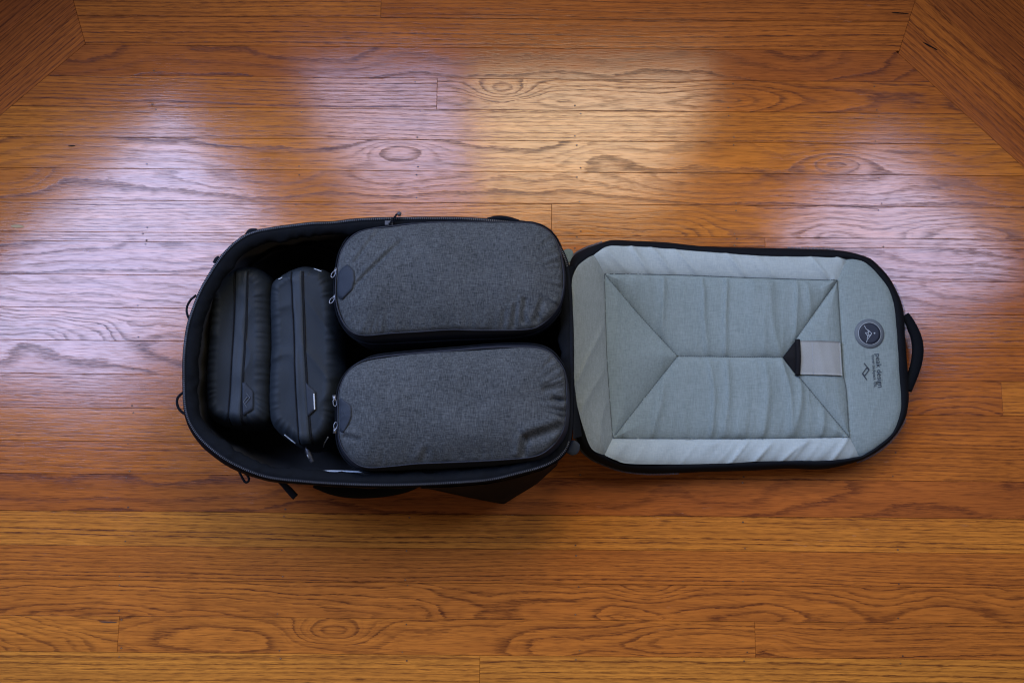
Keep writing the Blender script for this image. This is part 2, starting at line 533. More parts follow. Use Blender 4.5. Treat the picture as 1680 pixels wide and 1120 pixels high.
FIG = {   # how a board was sawn
    'straight': dict(pith_side=0.17, pith_depth=0.02, slope=0.01, ring_pitch=0.0088, wild=0.35),
    'fine':     dict(pith_side=-0.15, pith_depth=0.03, slope=-0.01, ring_pitch=0.0068, wild=0.45),
    'wide':     dict(pith_side=0.03, pith_depth=0.035, slope=0.012, ring_pitch=0.0120, wild=1.1),
    'cathedral': dict(pith_side=-0.008, pith_depth=0.030, slope=0.045, ring_pitch=0.0088, wild=1.1),
    'plain':    dict(pith_side=0.045, pith_depth=0.05, slope=-0.02, ring_pitch=0.018, wild=1.5),
    'wavy':     dict(pith_side=-0.035, pith_depth=0.035, slope=0.03, ring_pitch=0.0066, wild=1.3),
}
KNOTS = {}
def look(fig, tone, seed):
    d = dict(FIG[fig]); r = random.Random(seed * 31 + 1)
    d['pith_side'] *= r.uniform(0.8, 1.2); d['slope'] *= r.choice((-1, 1)) * r.uniform(0.7, 1.3)
    d['ring_pitch'] *= r.uniform(0.9, 1.12)
    d['seed'] = float(seed) * 0.37; d['tone'] = min(1.0, max(0.0, 0.45 + (tone - 0.45) * 1.45 + r.uniform(-0.07, 0.07)))
    return d

# seams between the rows, measured down the middle of the frame, far to near
SEAM = [to_floor((0, p[1]))[1] for p in [(0.0000,0.8407,0.0000), (0.0000,0.7849,0.0000), (0.0000,0.7267,0.0000), (0.0000,0.6683,0.0000), (0.0000,0.6115,0.0000), (0.0000,0.5544,0.0000), (0.0000,0.4967,0.0000), (0.0000,0.4396,0.0000), (0.0000,0.4227,0.0000), (0.0000,0.3637,0.0000), (0.0000,0.3057,0.0000), (0.0000,0.2483,0.0000), (0.0000,0.1905,0.0000), (0.0000,0.1322,0.0000), (0.0000,0.0765,0.0000), (0.0000,0.0214,0.0000), (0.0000,-0.0403,0.0000), (0.0000,-0.0968,0.0000), (0.0000,-0.1525,0.0000), (0.0000,-0.2102,0.0000), (0.0000,-0.2678,0.0000)]]
def jx(u_pts): return [to_floor(p)[0] for p in u_pts]
STEP = 0.0572
seams = [FY1, SEAM[0] + 2 * STEP, SEAM[0] + STEP] + SEAM
while seams[-1] - STEP > FY0: seams.append(seams[-1] - STEP)
seams.append(FY0)
# rows counted from the far end: (joints, [(figure, tone) per board])
ROWS = {
    1: ([0.3], [('straight', .35), ('wide', .3)]),
    2: (jx([(-0.2368,0.8595,0.0000)]), [('straight', .42), ('straight', .36)]),
    3: ([], [('straight', .40)]),
    4: ([], [('plain', .22)]),
    5: (jx([(-0.1337,0.6976,0.0000)]), [('fine', .45), ('cathedral', .40)]),
    6: ([], [('straight', .62)]),
    7: ([], [('plain', .55)]),
    8: ([], [('wide', .52)]),
    9: (jx([(0.0693,0.4681,0.0000)]), [('fine', .55), ('wavy', .58)]),
    10: (jx([(0.4410,0.4309,0.0000)]), [('fine', .5), ('straight', .45)]),
    11: (jx([(-0.1483,0.3918,0.0000)]), [('wide', .45), ('wide', .38)]),
    12: (jx([(0.1687,0.3378,0.0000)]), [('wide', .42), ('plain', .36)]),
    13: (jx([(-0.2516,0.2738,0.0000)]), [('wavy', .42), ('fine', .48)]),
    14: (jx([(0.2713,0.2209,0.0000)]), [('plain', .40), ('fine', .36)]),
    15: (jx([(-0.3321,0.1581,0.0000), (0.8344,0.1581,0.0000)]), [('fine', .45), ('wavy', .38), ('fine', .6)]),
    16: (jx([(0.3719,0.1063,0.0000)]), [('fine', .48), ('straight', .42)]),
    17: (jx([(-0.0411,0.0550,0.0000)]), [('fine', .42), ('fine', .42)]),
    18: ([], [('plain', .24)]),
    19: ([], [('straight', .72)]),
    20: ([], [('fine', .46)]),
    21: ([], [('wavy', .50)]),
    22: (jx([(-0.6475,-0.2339,0.0000), (0.3996,-0.2436,0.0000)]), [('wavy', .55), ('cathedral', .56), ('straight', .55)]),
    23: (jx([(-0.0528,-0.2919,0.0000)]), [('straight', .72), ('straight', .80)]),
}
ML = to_floor([(-0.7667,0.7930,0.0000)][0]); DL = to_floor([(-0.9098,0.6578,0.0000)][0]); TL_ = to_floor([(-0.7941,0.8771,0.0000)][0])
MR = to_floor([(0.6934,0.7745,0.0000)][0]); DR = to_floor([(0.9025,0.5622,0.0000)][0]); TR_ = to_floor([(0.7301,0.8771,0.0000)][0])
KNOT_AT = [(to_floor(p), a) for p, a in zip([(-0.1993,0.5924,0.0000), (0.5752,0.5700,0.0000), (-0.0163,0.7033,0.0000), (-0.2958,-0.2291,0.0000), (0.1560,0.5767,0.0000), (0.4106,-0.2436,0.0000), (0.2220,-0.1606,0.0000)], (0.062, 0.060, 0.040, 0.042, 0.022, 0.022, 0.02))]
seed = 3
for i in range(len(seams) - 1):
    y1, y0 = seams[i], seams[i + 1]
    joints, boards = ROWS.get(i, ([random.Random(i).uniform(-0.8, 0.8)], [('straight', .5), ('fine', .45)]))
    xs = [-FX] + sorted(joints) + [FX]
    for k in range(len(xs) - 1):
        seed += 1
        poly = [(xs[k], y0), (xs[k + 1], y0), (xs[k + 1], y1), (xs[k], y1)]
        mid = 0.5 * (y0 + y1)
        if mid > ML[1]: poly = clip(poly, ML, TL_, -1)
        else: poly = clip(poly, ML, DL, 1)
        if poly:
            if mid > MR[1]: poly = clip(poly, MR, TR_, 1)
            else: poly = clip(poly, MR, DR, -1)
        fig, tone = boards[min(k, len(boards) - 1)]
        lk = look(fig, tone, seed)
        free = ['', '_b', '_c']
        for q in free: lk.update({'knot' + q: 0.0, 'knot_x' + q: 0.0, 'knot_y' + q: 0.0})
        for (ax, ay), amp in KNOT_AT:
            if xs[k] < ax < xs[k + 1] and y0 < ay < y1: q = free.pop(0); lk.update({'knot' + q: amp, 'knot_x' + q: ax - 0.5 * (xs[k] + xs[k + 1]), 'knot_y' + q: ay - mid})
        if poly: plank(poly, (0.5 * (xs[k] + xs[k + 1]), mid), 0.0, lk)
# boards running along the slanted sides of the bay
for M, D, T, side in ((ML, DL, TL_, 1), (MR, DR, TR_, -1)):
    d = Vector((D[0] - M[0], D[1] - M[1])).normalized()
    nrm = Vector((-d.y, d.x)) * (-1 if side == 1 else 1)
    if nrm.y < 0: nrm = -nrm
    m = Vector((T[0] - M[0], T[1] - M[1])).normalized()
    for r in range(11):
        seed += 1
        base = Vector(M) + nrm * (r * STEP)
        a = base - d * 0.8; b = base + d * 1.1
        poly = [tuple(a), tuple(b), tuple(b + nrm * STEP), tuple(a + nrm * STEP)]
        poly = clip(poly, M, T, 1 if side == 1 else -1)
        lift = 0.0 if side == 1 else 0.12  # left boards stay darker: the corner's light falloff painted into their tone
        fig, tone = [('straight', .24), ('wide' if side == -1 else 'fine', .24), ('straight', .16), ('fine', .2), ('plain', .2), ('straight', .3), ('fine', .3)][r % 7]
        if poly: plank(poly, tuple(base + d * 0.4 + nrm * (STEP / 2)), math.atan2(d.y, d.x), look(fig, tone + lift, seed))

# plugged nails in pairs over each joist
mb_v, mb_f, mb_m = [], [], []
rn = random.Random(4)
JOIST = [p[0] for p in [(-0.9133,-0.0963,0.0000), (-0.6444,-0.0963,0.0000), (-0.3826,-0.0963,0.0000), (-0.1735,-0.0963,0.0000), (0.1116,-0.0963,0.0000), (0.3836,-0.0963,0.0000), (0.6424,-0.0963,0.0000), (0.9133,-0.0963,0.0000)]]
for i in range(2, len(seams) - 2):
    for X in JOIST:
        for e in (0.12, 0.88):
            if rn.random() < 0.38: continue
            y = seams[i] + (seams[i + 1] - seams[i]) * (e + rn.uniform(-.05, .05)); xx = X + rn.uniform(-.006, .006)
            if y > ML[1] - 0.02 - max(0, abs(xx) - 0.70): continue
            r = rn.uniform(0.0010, 0.0015); b = len(mb_v)
            mb_v += [(xx + r * 1.25 * math.cos(q * math.pi / 4), y + r * math.sin(q * math.pi / 4), 0.0005) for q in range(8)]
            mb_f.append(tuple(range(b, b + 8))); mb_m.append(0)
            if rn.random() < 0.6:
                b = len(mb_v); r *= 0.5
                mb_v += [(xx + r * math.cos(q * math.pi / 4), y + r * math.sin(q * math.pi / 4), 0.0008) for q in range(8)]
                mb_f.append(tuple(range(b, b + 8))); mb_m.append(1)
nails = obj('nail_heads', mb_v, mb_f, [NAIL, NAIL_PALE], floor, False, 'stuff')
nails.data.polygons.foreach_set('material_index', mb_m)

# old marks in the boards: two black gouges by the far corner and a dab of pale filler
def mark(name, a, b, w, mat):
    a, b = arr(a), arr(b); d = (b - a)[:2]; L = np.linalg.norm(d); d /= L; n = np.array([-d[1], d[0]])
    ring = []
    for i in range(24):
        t = 2 * math.pi * i / 24
        q = 0.5 * (a + b)[:2] + d * math.cos(t) * L / 2 + n * math.sin(t) * w * (1 + 0.5 * nz(i * 1.3, L * 90))
        ring.append((q[0] * CA + q[1] * SA, -q[0] * SA + q[1] * CA, 0.0006))
    obj(name, ring, [tuple(range(24))], mat, floor, False)
mark('gouge', [(0.6846,0.8524,0.0000)][0], [(0.7164,0.8501,0.0000)][0], 0.0013, SUB)
mark('gouge', [(0.7384,0.7953,0.0000)][0], [(0.7637,0.7803,0.0000)][0], 0.0015, SUB)
mark('gouge', [(-0.7848,0.6014,0.0000)][0], [(-0.7719,0.6019,0.0000)][0], 0.0012, SUB)
mark('gouge', [(-0.6799,-0.2135,0.0000)][0], [(-0.6507,-0.2145,0.0000)][0], 0.0012, NAIL)
mark('filler_dab', [(-0.8753,0.4561,0.0000)][0], [(-0.8518,0.4550,0.0000)][0], 0.0028, plain('ochre_filler', (0.36, 0.24, 0.09), 0.5))

# ------------------------------------------------------------------ the backpack
bag = empty('backpack', (-0.22, 0.20, 0.0), label='large black travel backpack lying unzipped with its grey-lined lid folded open', cat='backpack')

RIM_Z = 0.200
rim = arr([(0.0894,0.3216,0.2000), (0.0850,0.3502,0.2000), (0.0730,0.3761,0.2000), (0.0516,0.3963,0.2000), (0.0188,0.4069,0.2000), (-0.0263,0.4118,0.2000), (-0.0752,0.4151,0.2000), (-0.1175,0.4161,0.2000), (-0.1767,0.4156,0.2000), (-0.2350,0.4137,0.2000), (-0.2818,0.4089,0.2000), (-0.3118,0.4074,0.2000), (-0.3623,0.4011,0.2000), (-0.4024,0.3924,0.2000), (-0.4252,0.3780,0.2000), (-0.4449,0.3559,0.2000), (-0.4641,0.3263,0.2000), (-0.4785,0.2960,0.2000), (-0.4898,0.2592,0.2000), (-0.4948,0.2283,0.2000), (-0.4955,0.1781,0.2000), (-0.4925,0.1339,0.2000), (-0.4866,0.1074,0.2000), (-0.4732,0.0837,0.2000), (-0.4513,0.0620,0.2000), (-0.4204,0.0404,0.2000), (-0.3845,0.0242,0.2000), (-0.3534,0.0157,0.2000), (-0.3099,0.0112,0.2000), (-0.2664,0.0081,0.2000), (-0.2005,0.0059,0.2000), (-0.1535,0.0063,0.2000), (-0.1075,0.0081,0.2000), (-0.0370,0.0130,0.2000), (0.0099,0.0233,0.2000), (0.0453,0.0332,0.2000), (0.0680,0.0449,0.2000), (0.0854,0.0656,0.2000), (0.0912,0.1028,0.2000), (0.0925,0.1486,0.2000), (0.0932,0.2227,0.2000), (0.0918,0.2790,0.2000)])
NR = 420
rim = smooth_ring(catmull(rim, NR, True), 3)
idx = np.arange(NR) / NR
wave = np.array([0.0035 * nz(6 * math.cos(2 * math.pi * a), 6 * math.sin(2 * math.pi * a), 1.3) for a in idx])
wave3 = np.array([0.0042 * nz(30 * math.cos(2 * math.pi * a), 30 * math.sin(2 * math.pi * a), 4.3) for a in idx])
wave2 = np.array([0.004 * nz(9 * math.cos(2 * math.pi * a), 9 * math.sin(2 * math.pi * a), 7.3) for a in idx])
dip = np.clip((rim[:, 0] - 0.03) / 0.05, 0, 1) * 0.012             # the hinge side sits a little lower
rimz = RIM_Z + wave - dip

# how far the outer wall bulges past the zip: a little more along the near left corner
def bulge_at(p):
    c = arr([(-0.4522,0.0561,0.1900)][0])
    return 0.0025 + 0.0065 * math.exp(-((p[0] - c[0]) ** 2 + (p[1] - c[1]) ** 2) / 0.09 ** 2)
bul = np.array([bulge_at(p) for p in rim])
# outer wall
R = [setz(offset(rim, 0.0015 + 0 * bul), rimz - 0.001), setz(offset(rim, bul * 0.7), rimz - 0.008), setz(offset(rim, bul + 0.3 * wave2), rimz - 0.022),
     setz(offset(rim, bul * 0.7 + wave2), 0.13), setz(offset(rim, -0.004 + wave2), 0.07), setz(offset(rim, -0.010), 0.03), setz(offset(rim, -0.026), 0.006), setz(offset(rim, -0.06), 0.003)]
v, f = loft(R)
f.append(tuple((len(R) - 1) * NR + i for i in range(NR))[::-1])
shell = obj('shell', v, f, SHELL, bag)
# facing band inside the zip
B = [setz(offset(rim, -0.0010), rimz - 0.0005), setz(offset(rim, -0.0045), rimz + 0.0012), setz(offset(rim, -0.011 + wave2 * 0.5), rimz + 0.0004 + wave3 * 0.7), setz(offset(rim, -0.0175 + wave2 + 0.5 * wave3), rimz - 0.004 + wave3), setz(offset(rim, -0.020 + wave2 + 0.7 * wave3), rimz - 0.010), setz(offset(rim, -0.018 + wave2), rimz - 0.016)]
v, f = loft(B)
obj('facing', v, f, BAND, bag)
# lining of the main compartment
L = [setz(offset(rim, -0.0185 + wave2), rimz - 0.012), setz(offset(rim, -0.008 + wave2), 0.165), setz(offset(rim, -0.006 + 2 * wave2), 0.12), setz(offset(rim, -0.012 + 2 * wave2), 0.07), setz(offset(rim, -0.026 + wave2), 0.03), setz(offset(rim, -0.05), 0.02)]
v, f = loft(L)
f.append(tuple((len(L) - 1) * NR + i for i in range(NR)))
lining = obj('lining', v, f, LINING_DARK, bag)
# zip tape and its teeth, running round the rim
def zipper(path, closed, name_parent, spacing, z_up, wid=0.0024, long=0.0014, skip=None):
    n = int(np.sum(np.linalg.norm(np.diff(path, axis=0), axis=1)) / spacing)
    q = resample(path, n, closed)
    mb = MB()
    for i in range(n - 1):
        if skip and skip(q[i]): continue
        d = q[(i + 1) % n] - q[i - 1 if i else 0]
        c = q[i] + np.array([0, 0, z_up])
        mb.add(*bar(c, (d[0], d[1], d[2]), long, wid, 0.0016))
    return mb.make('zipper_teeth', TEETH, name_parent, False, 'stuff')
zl = offset(rim, -0.0022); zl[:, 2] = rimz + 0.0006
tp = tube(zl, 0.0030, 0.0016, 8, True)
tape = obj('zipper_tape', tp[0], tp[1], BINDING, bag)
zipper(zl, True, tape, 0.0029, 0.0022, 0.0024, 0.0012, skip=lambda p: p[0] > 0.085)

# a pale lining edge that peeks out along the near wall and beside the hinge
mb = MB()
for pts in ([(-0.3536,0.0291,0.1780), (-0.3306,0.0287,0.1780), (-0.3094,0.0273,0.1780), (-0.3039,0.0277,0.1780)], [(-0.3044,0.0273,0.1800), (-0.2751,0.0286,0.1800), (-0.2384,0.0277,0.1800), (-0.2045,0.0263,0.1800)]):
    mb = MB(); mb.add(*tube(catmull(pts, 24, False), 0.0016, 0.0014, 6, taper=lambda t: 0.45 + 0.55 * math.sin(math.pi * (0.1 + 0.8 * t)))); mb.make('lining_edge', LINING_PALE, bag)
mb = MB(); mb.add(*tube(catmull([(0.0790,0.2643,0.1760), (0.0798,0.2405,0.1760), (0.0805,0.2121,0.1760), (0.0822,0.1838,0.1760), (0.0838,0.1510,0.1760)], 30, False), 0.0022, 0.008, 6, taper=lambda t: 0.3 + 0.7 * math.sin(math.pi * (0.1 + 0.8 * t))))
mb.make('lining_edge', LINING_PALE, bag)

# webbing on the far inner wall
def wall_strip(name, pts, width, mat, parent):
    p = catmull(pts, 40, False)
    lo = p.copy(); lo[:, 2] -= width; mid = p.copy(); mid[:, 2] -= width / 2; mid[:, 1] -= 0.0015
    back = p.copy(); back[:, 1] += 0.003; back[:, 2] -= width / 2
    v, f = loft([p, mid, lo, back, p], False)
    return obj(name, v, f, mat, parent)
wall_strip('inner_webbing', [(-0.4138,0.3608,0.1250), (-0.3927,0.3748,0.1250), (-0.3636,0.3849,0.1250), (-0.3293,0.3889,0.1250), (-0.2947,0.3829,0.1250), (-0.2747,0.3678,0.1250)], 0.016, WEB, bag)
wall_strip('inner_webbing', [(-0.3387,0.3948,0.1780), (-0.3254,0.3959,0.1780), (-0.3102,0.3965,0.1780)], 0.010, WEB, bag)
wall_strip('inner_webbing', [(-0.3096,0.3929,0.1760), (-0.2810,0.3944,0.1760), (-0.2382,0.3958,0.1760)], 0.006, LINING_PALE if False else LINING_DARK, bag)

# side wing that spreads over the floor on the near side
top = line([(-0.1368,0.0037,0.1850), (-0.0912,0.0046,0.1850), (-0.0365,0.0091,0.1850), (0.0091,0.0190,0.1850), (0.0457,0.0299,0.1850), (0.0696,0.0426,0.1850)], 40)
bot = line([(-0.1490,0.0030,0.0500), (-0.1331,0.0020,0.0500), (-0.0794,-0.0098,0.0500), (-0.0397,-0.0176,0.0500), (-0.0139,-0.0225,0.0500), (0.0099,-0.0078,0.0500), (0.0398,0.0099,0.0500), (0.0738,0.0405,0.0500)], 40)
inn = bot.copy(); inn[:, 1] += 0.05; inn[:, 2] = 0.02
mid1 = 0.62 * top + 0.38 * bot; mid1[:, 1] += np.array([0.0012 * nz(i * .4, 3) for i in range(40)])
mid2 = 0.28 * top + 0.72 * bot; mid2[:, 1] += np.array([0.0016 * nz(i * .35, 9) for i in range(40)])
v, f = loft([top, mid1, mid2, bot, bot - np.array([0, -0.003, 0.006]), inn], False)
obj('side_wing', v, f, SHELL, bag)
# shoulder strap tucked under the near side
v, f = tube(catmull([(-0.3246,0.0191,0.0180), (-0.2959,0.0081,0.0180), (-0.2634,0.0031,0.0180), (-0.2229,0.0041,0.0180), (-0.1825,0.0111,0.0180), (-0.1522,0.0241,0.0180)], 40, False), 0.016, 0.008, 14)
obj('shoulder_strap', v, f, BINDING, bag)
# webbing tail and loops round the outside
v, f = tube(catmull([(-0.3714,0.0182,0.1000), (-0.3604,0.0086,0.1000), (-0.3525,0.0010,0.1000), (-0.3455,-0.0066,0.1000), (-0.3415,-0.0104,0.1000)], 24, False), 0.0055, 0.0016, 10, taper=lambda t: 0.6 + 0.4 * min(1, t * 1.6))
obj('strap_tail', v, f, WEB, bag)
for pts, r in (([(-0.4974,0.3039,0.1500), (-0.5057,0.2961,0.1500), (-0.5105,0.2864,0.1500), (-0.5110,0.2776,0.1500), (-0.5082,0.2689,0.1500), (-0.5041,0.2630,0.1500)], 0.0019),
               ([(-0.5045,0.1526,0.1500), (-0.5119,0.1488,0.1500), (-0.5182,0.1422,0.1500), (-0.5192,0.1346,0.1500), (-0.5164,0.1261,0.1500), (-0.5104,0.1195,0.1500), (-0.5027,0.1148,0.1500)], 0.0021),
               ([(-0.4245,0.0300,0.1300), (-0.4204,0.0225,0.1300), (-0.4163,0.0155,0.1300), (-0.4124,0.0122,0.1300), (-0.4087,0.0150,0.1300), (-0.4089,0.0197,0.1300), (-0.4129,0.0253,0.1300)], 0.0019)):
    v, f = tube(catmull(pts, 36, False), r, r, 8)
    obj('cord_loop', v, f, BINDING, bag)
for pts, w in (([(-0.4123,0.3928,0.1800), (-0.4087,0.3982,0.1800), (-0.4031,0.3997,0.1800), (-0.3983,0.3987,0.1800)], 0.0045), ([(-0.4617,0.3481,0.1800), (-0.4591,0.3539,0.1800), (-0.4545,0.3578,0.1800)], 0.0035)):
    v, f = tube(catmull(pts, 16, False), w, 0.0025, 10)
    obj('webbing_loop', v, f, BINDING, bag)
v, f = tube(catmull([(-0.0380,0.4149,0.1850), (-0.0266,0.4179,0.1850), (-0.0152,0.4183,0.1850), (-0.0038,0.4164,0.1850), (0.0095,0.4120,0.1850)], 24, False), 0.0045, 0.006, 10)
obj('carry_handle', v, f, SHELL, bag)
# zip pull with its knotted cord on the far rim
pull = obj('zipper_slider', *bar([(-0.1893,0.4061,0.2030)][0], (1, 0.02, 0), 0.012, 0.0065, 0.004), DARK_METAL, bag, False)
v, f = tube(catmull([(-0.1882,0.4028,0.2080), (-0.1859,0.4062,0.2080), (-0.1832,0.4105,0.2080), (-0.1795,0.4148,0.2080), (-0.1768,0.4187,0.2080), (-0.1745,0.4192,0.2080)], 30, False), 0.0016, 0.0016, 8, taper=lambda t: 1.0 + 0.35 * math.sin(t * 40))
cord = obj('pull_cord', v, f, BINDING, pull)
v, f = tube(catmull([(-0.1757,0.4184,0.2090), (-0.1729,0.4187,0.2090), (-0.1701,0.4179,0.2090)], 8, False), 0.0034, 0.0034, 10, taper=lambda t: 0.45 + 0.6 * math.sin(math.pi * (0.15 + 0.7 * t)))
obj('cord_end', v, f, DARK_METAL, pull)

# hinge gusset between body and lid, with its two web ends
h0 = line([(0.0853,0.3486,0.1780), (0.0905,0.3023,0.1780), (0.0919,0.2449,0.1780), (0.0933,0.1882,0.1780), (0.0937,0.1322,0.1780), (0.0923,0.0767,0.1780)], 30)
h1 = line([(0.1036,0.3625,0.1000), (0.0992,0.3178,0.1000), (0.0967,0.2576,0.1000), (0.0991,0.1980,0.1000), (0.1044,0.1390,0.1000), (0.1116,0.0855,0.1000)], 30)
hm = 0.5 * (h0 + h1); hm[:, 0] -= 0.002; hm[:, 2] -= 0.012
v, f = loft([h0, hm, h1], False)
obj('hinge_gusset', v, f, BINDING, bag)
def web_end(pts, z, mat):
    ring = resample(arr(pts), 40, True); mb = MB()
    ring = smooth_ring(ring, 1)
    c = ring.mean(0); n = len(ring); v = []; f = []
    for k, (s, dz) in enumerate(((1, -.003), (1, 0), (.93, .0008), (0.5, .0012), (0.02, .0014))):
        for p in ring: v.append(tuple(c * (1 - s) + p * s + np.array([0, 0, dz])))
    for k in range(4):
        for i in range(n): f.append((k * n + i, k * n + (i + 1) % n, (k + 1) * n + (i + 1) % n, (k + 1) * n + i))
    return obj('hinge_web', v, f, mat, bag)
web_end([(0.0802,0.3748,0.1500), (0.0851,0.3783,0.1500), (0.0909,0.3788,0.1500), (0.0947,0.3768,0.1500), (0.0976,0.3728,0.1500), (0.0971,0.3689,0.1500), (0.0917,0.3570,0.1500), (0.0849,0.3560,0.1500), (0.0840,0.3629,0.1500)], 0.15, OLIVE)
o = web_end([(0.0835,0.0576,0.1500), (0.0883,0.0725,0.1500), (0.0930,0.0772,0.1500), (0.0996,0.0753,0.1500), (0.1052,0.0688,0.1500), (0.1032,0.0594,0.1500), (0.0994,0.0548,0.1500), (0.0919,0.0529,0.1500)], 0.15, TAB)

# ------------------------------------------------------------------ the lid
LZ = 'z'
inner = arr([(0.0961,0.3351,0.1046), (0.1051,0.3599,0.0990), (0.1182,0.3737,0.0913), (0.1362,0.3869,0.0817), (0.1575,0.4011,0.0719), (0.1766,0.4040,0.0644), (0.2286,0.4053,0.0505), (0.2812,0.4022,0.0460), (0.3435,0.3975,0.0460), (0.4125,0.3922,0.0460), (0.4887,0.3906,0.0460), (0.5681,0.3900,0.0460), (0.5854,0.3864,0.0460), (0.6000,0.3801,0.0460), (0.6209,0.3572,0.0460), (0.6342,0.3370,0.0460), (0.6426,0.3099,0.0460), (0.6443,0.2798,0.0460), (0.6451,0.2488,0.0460), (0.6446,0.1908,0.0460), (0.6450,0.1407,0.0460), (0.6377,0.1128,0.0460), (0.6261,0.0914,0.0460), (0.6055,0.0744,0.0460), (0.5836,0.0595,0.0460), (0.5703,0.0539,0.0460), (0.5186,0.0485,0.0460), (0.4540,0.0480,0.0460), (0.4000,0.0470,0.0460), (0.3599,0.0445,0.0460), (0.2739,0.0426,0.0460), (0.1916,0.0432,0.0576), (0.1680,0.0489,0.0656), (0.1496,0.0565,0.0733), (0.1279,0.0662,0.0840), (0.1153,0.0950,0.0913), (0.1044,0.1323,0.0981), (0.0984,0.1741,0.1022), (0.0950,0.2161,0.1046), (0.0928,0.2565,0.1063), (0.0926,0.2914,0.1067)])
outer = arr([(0.0914,0.3467,0.0834), (0.0990,0.3816,0.0794), (0.1233,0.4001,0.0674), (0.1446,0.4097,0.0585), (0.1681,0.4192,0.0503), (0.2049,0.4205,0.0407), (0.2445,0.4204,0.0351), (0.2836,0.4174,0.0340), (0.3318,0.4121,0.0340), (0.4160,0.4102,0.0340), (0.5075,0.4078,0.0340), (0.5562,0.4057,0.0340), (0.5789,0.4015,0.0340), (0.6050,0.3935,0.0340), (0.6205,0.3828,0.0340), (0.6437,0.3536,0.0340), (0.6562,0.3247,0.0340), (0.6631,0.2954,0.0340), (0.6629,0.2475,0.0340), (0.6639,0.2124,0.0340), (0.6637,0.1662,0.0340), (0.6613,0.1417,0.0340), (0.6537,0.1157,0.0340), (0.6349,0.0880,0.0340), (0.6094,0.0659,0.0340), (0.5762,0.0489,0.0340), (0.5303,0.0369,0.0340), (0.5000,0.0349,0.0340), (0.4568,0.0364,0.0340), (0.3923,0.0329,0.0340), (0.3188,0.0309,0.0340), (0.2432,0.0279,0.0346), (0.2106,0.0288,0.0383), (0.1778,0.0331,0.0456), (0.1447,0.0443,0.0566), (0.1246,0.0542,0.0651), (0.1074,0.0732,0.0734), (0.0986,0.1132,0.0783), (0.0897,0.1444,0.0834), (0.0861,0.1967,0.0858), (0.0861,0.2598,0.0861), (0.0869,0.3003,0.0858)])
NL = 360
inner_s = smooth_ring(catmull(inner, 1440, True), 6)
outer_s = smooth_ring(catmull(outer, NL, True), 2)
lid_c = inner_s[:, :2].mean(0)
# match the two outlines by nearest direction from the lid's long axis
def nearest_on(p, ring):
    d = np.linalg.norm(ring[None, :, :2] - p[:, None, :2], axis=2); return ring[np.argmin(d, 1)]
inner_m = smooth_ring(nearest_on(outer_s, inner_s), 3)
wl = np.array([0.0012 * nz(14 * math.cos(2 * math.pi * i / NL), 14 * math.sin(2 * math.pi * i / NL), 2.2) for i in range(NL)])
def blend(t, dz):
    q = outer_s * (1 - t) + inner_m * t
    q[:, 2] += dz + wl
    return q
low = offset(outer_s, -0.006); low[:, 2] = 0.002
base = offset(outer_s, -0.03); base[:, 2] = 0.001
half = offset(outer_s, 0.0006); half[:, 2] = outer_s[:, 2] * 0.5 + 0.002
rings = [base, low, half, blend(0.0, -0.004), blend(0.12, 0.001), blend(0.4, 0.004), blend(0.72, 0.004), blend(0.95, 0.001), blend(1.15, -0.006)]
v, f = loft(rings)
f.append(tuple(range(NL))[::-1])
lid = obj('lid', v, f, BINDING, bag)
# zip half along the lid's edge: seen in places
zp = offset(outer_s, 0.0012); zp[:, 2] = outer_s[:, 2] - 0.004
def zip_hidden(p):
    x, y = p[0], p[1]
    spots = [(0.6623,0.3076,0.0300), (0.6342,0.0862,0.0300), (0.6066,0.0620,0.0300), (0.1965,0.0280,0.0300), (0.2368,0.0270,0.0300), (0.1263,0.0520,0.0300), (0.1146,0.4029,0.0300), (0.1041,0.3955,0.0300), (0.5108,0.4094,0.0300)]
    return min(math.hypot(x - s[0], y - s[1]) for s in spots) > 0.040
zipper(zp, True, lid, 0.0024, 0.0005, 0.003, 0.0013, zip_hidden)

# seams of the lining
def on_inner(pts):
    """Run of the inner outline between two of its points (the shorter way)."""
    a, b = arr(pts[0]), arr(pts[1])
    i = int(np.argmin(np.linalg.norm(inner_s[:, :2] - a[:2], axis=1))); j = int(np.argmin(np.linalg.norm(inner_s[:, :2] - b[:2], axis=1)))
    n = len(inner_s)
    fw = [(i + k) % n for k in range((j - i) % n + 1)]; bw = [(i - k) % n for k in range((i - j) % n + 1)]
    return inner_s[fw if len(fw) < len(bw) else bw]
ZL = 0
TL = [(0.1537,0.3556,0.0733)][0]
TR = [(0.5485,0.3497,0.0480)][0]
BL = [(0.1639,0.0838,0.0674)][0]
BR = [(0.5553,0.0869,0.0480)][0]
NA = [(0.2759,0.2211,0.0480)][0]
NB = [(0.4510,0.2190,0.0480)][0]
cTL = [(0.1355,0.3849,0.0900)][0]; cTR = [(0.5686,0.3900,0.0460)][0]; cBL = [(0.1490,0.0563,0.0800)][0]; cBR = [(0.5723,0.0545,0.0460)][0]
left_s = catmull([TL] + [(0.1547,0.2763,0.0724), (0.1560,0.2166,0.0715), (0.1593,0.1556,0.0697)] + [BL], 60, False)
right_s = catmull([TR] + [(0.5493,0.2732,0.0480), (0.5502,0.2280,0.0480), (0.5509,0.1902,0.0480), (0.5544,0.1577,0.0480)] + [BR], 60, False)
top_s = catmull([TL] + [(0.2773,0.3591,0.0480), (0.4106,0.3539,0.0480)] + [TR], 60, False)
bot_s = catmull([BL] + [(0.2605,0.0843,0.0480), (0.3908,0.0843,0.0480)] + [BR], 60, False)
dTL = catmull([TL, ((TL[0] + NA[0]) / 2, (TL[1] + NA[1]) / 2, 0.051), NA], 40, False)
dBL = catmull([BL, ((BL[0] + NA[0]) / 2, (BL[1] + NA[1]) / 2, 0.051), NA], 40, False)
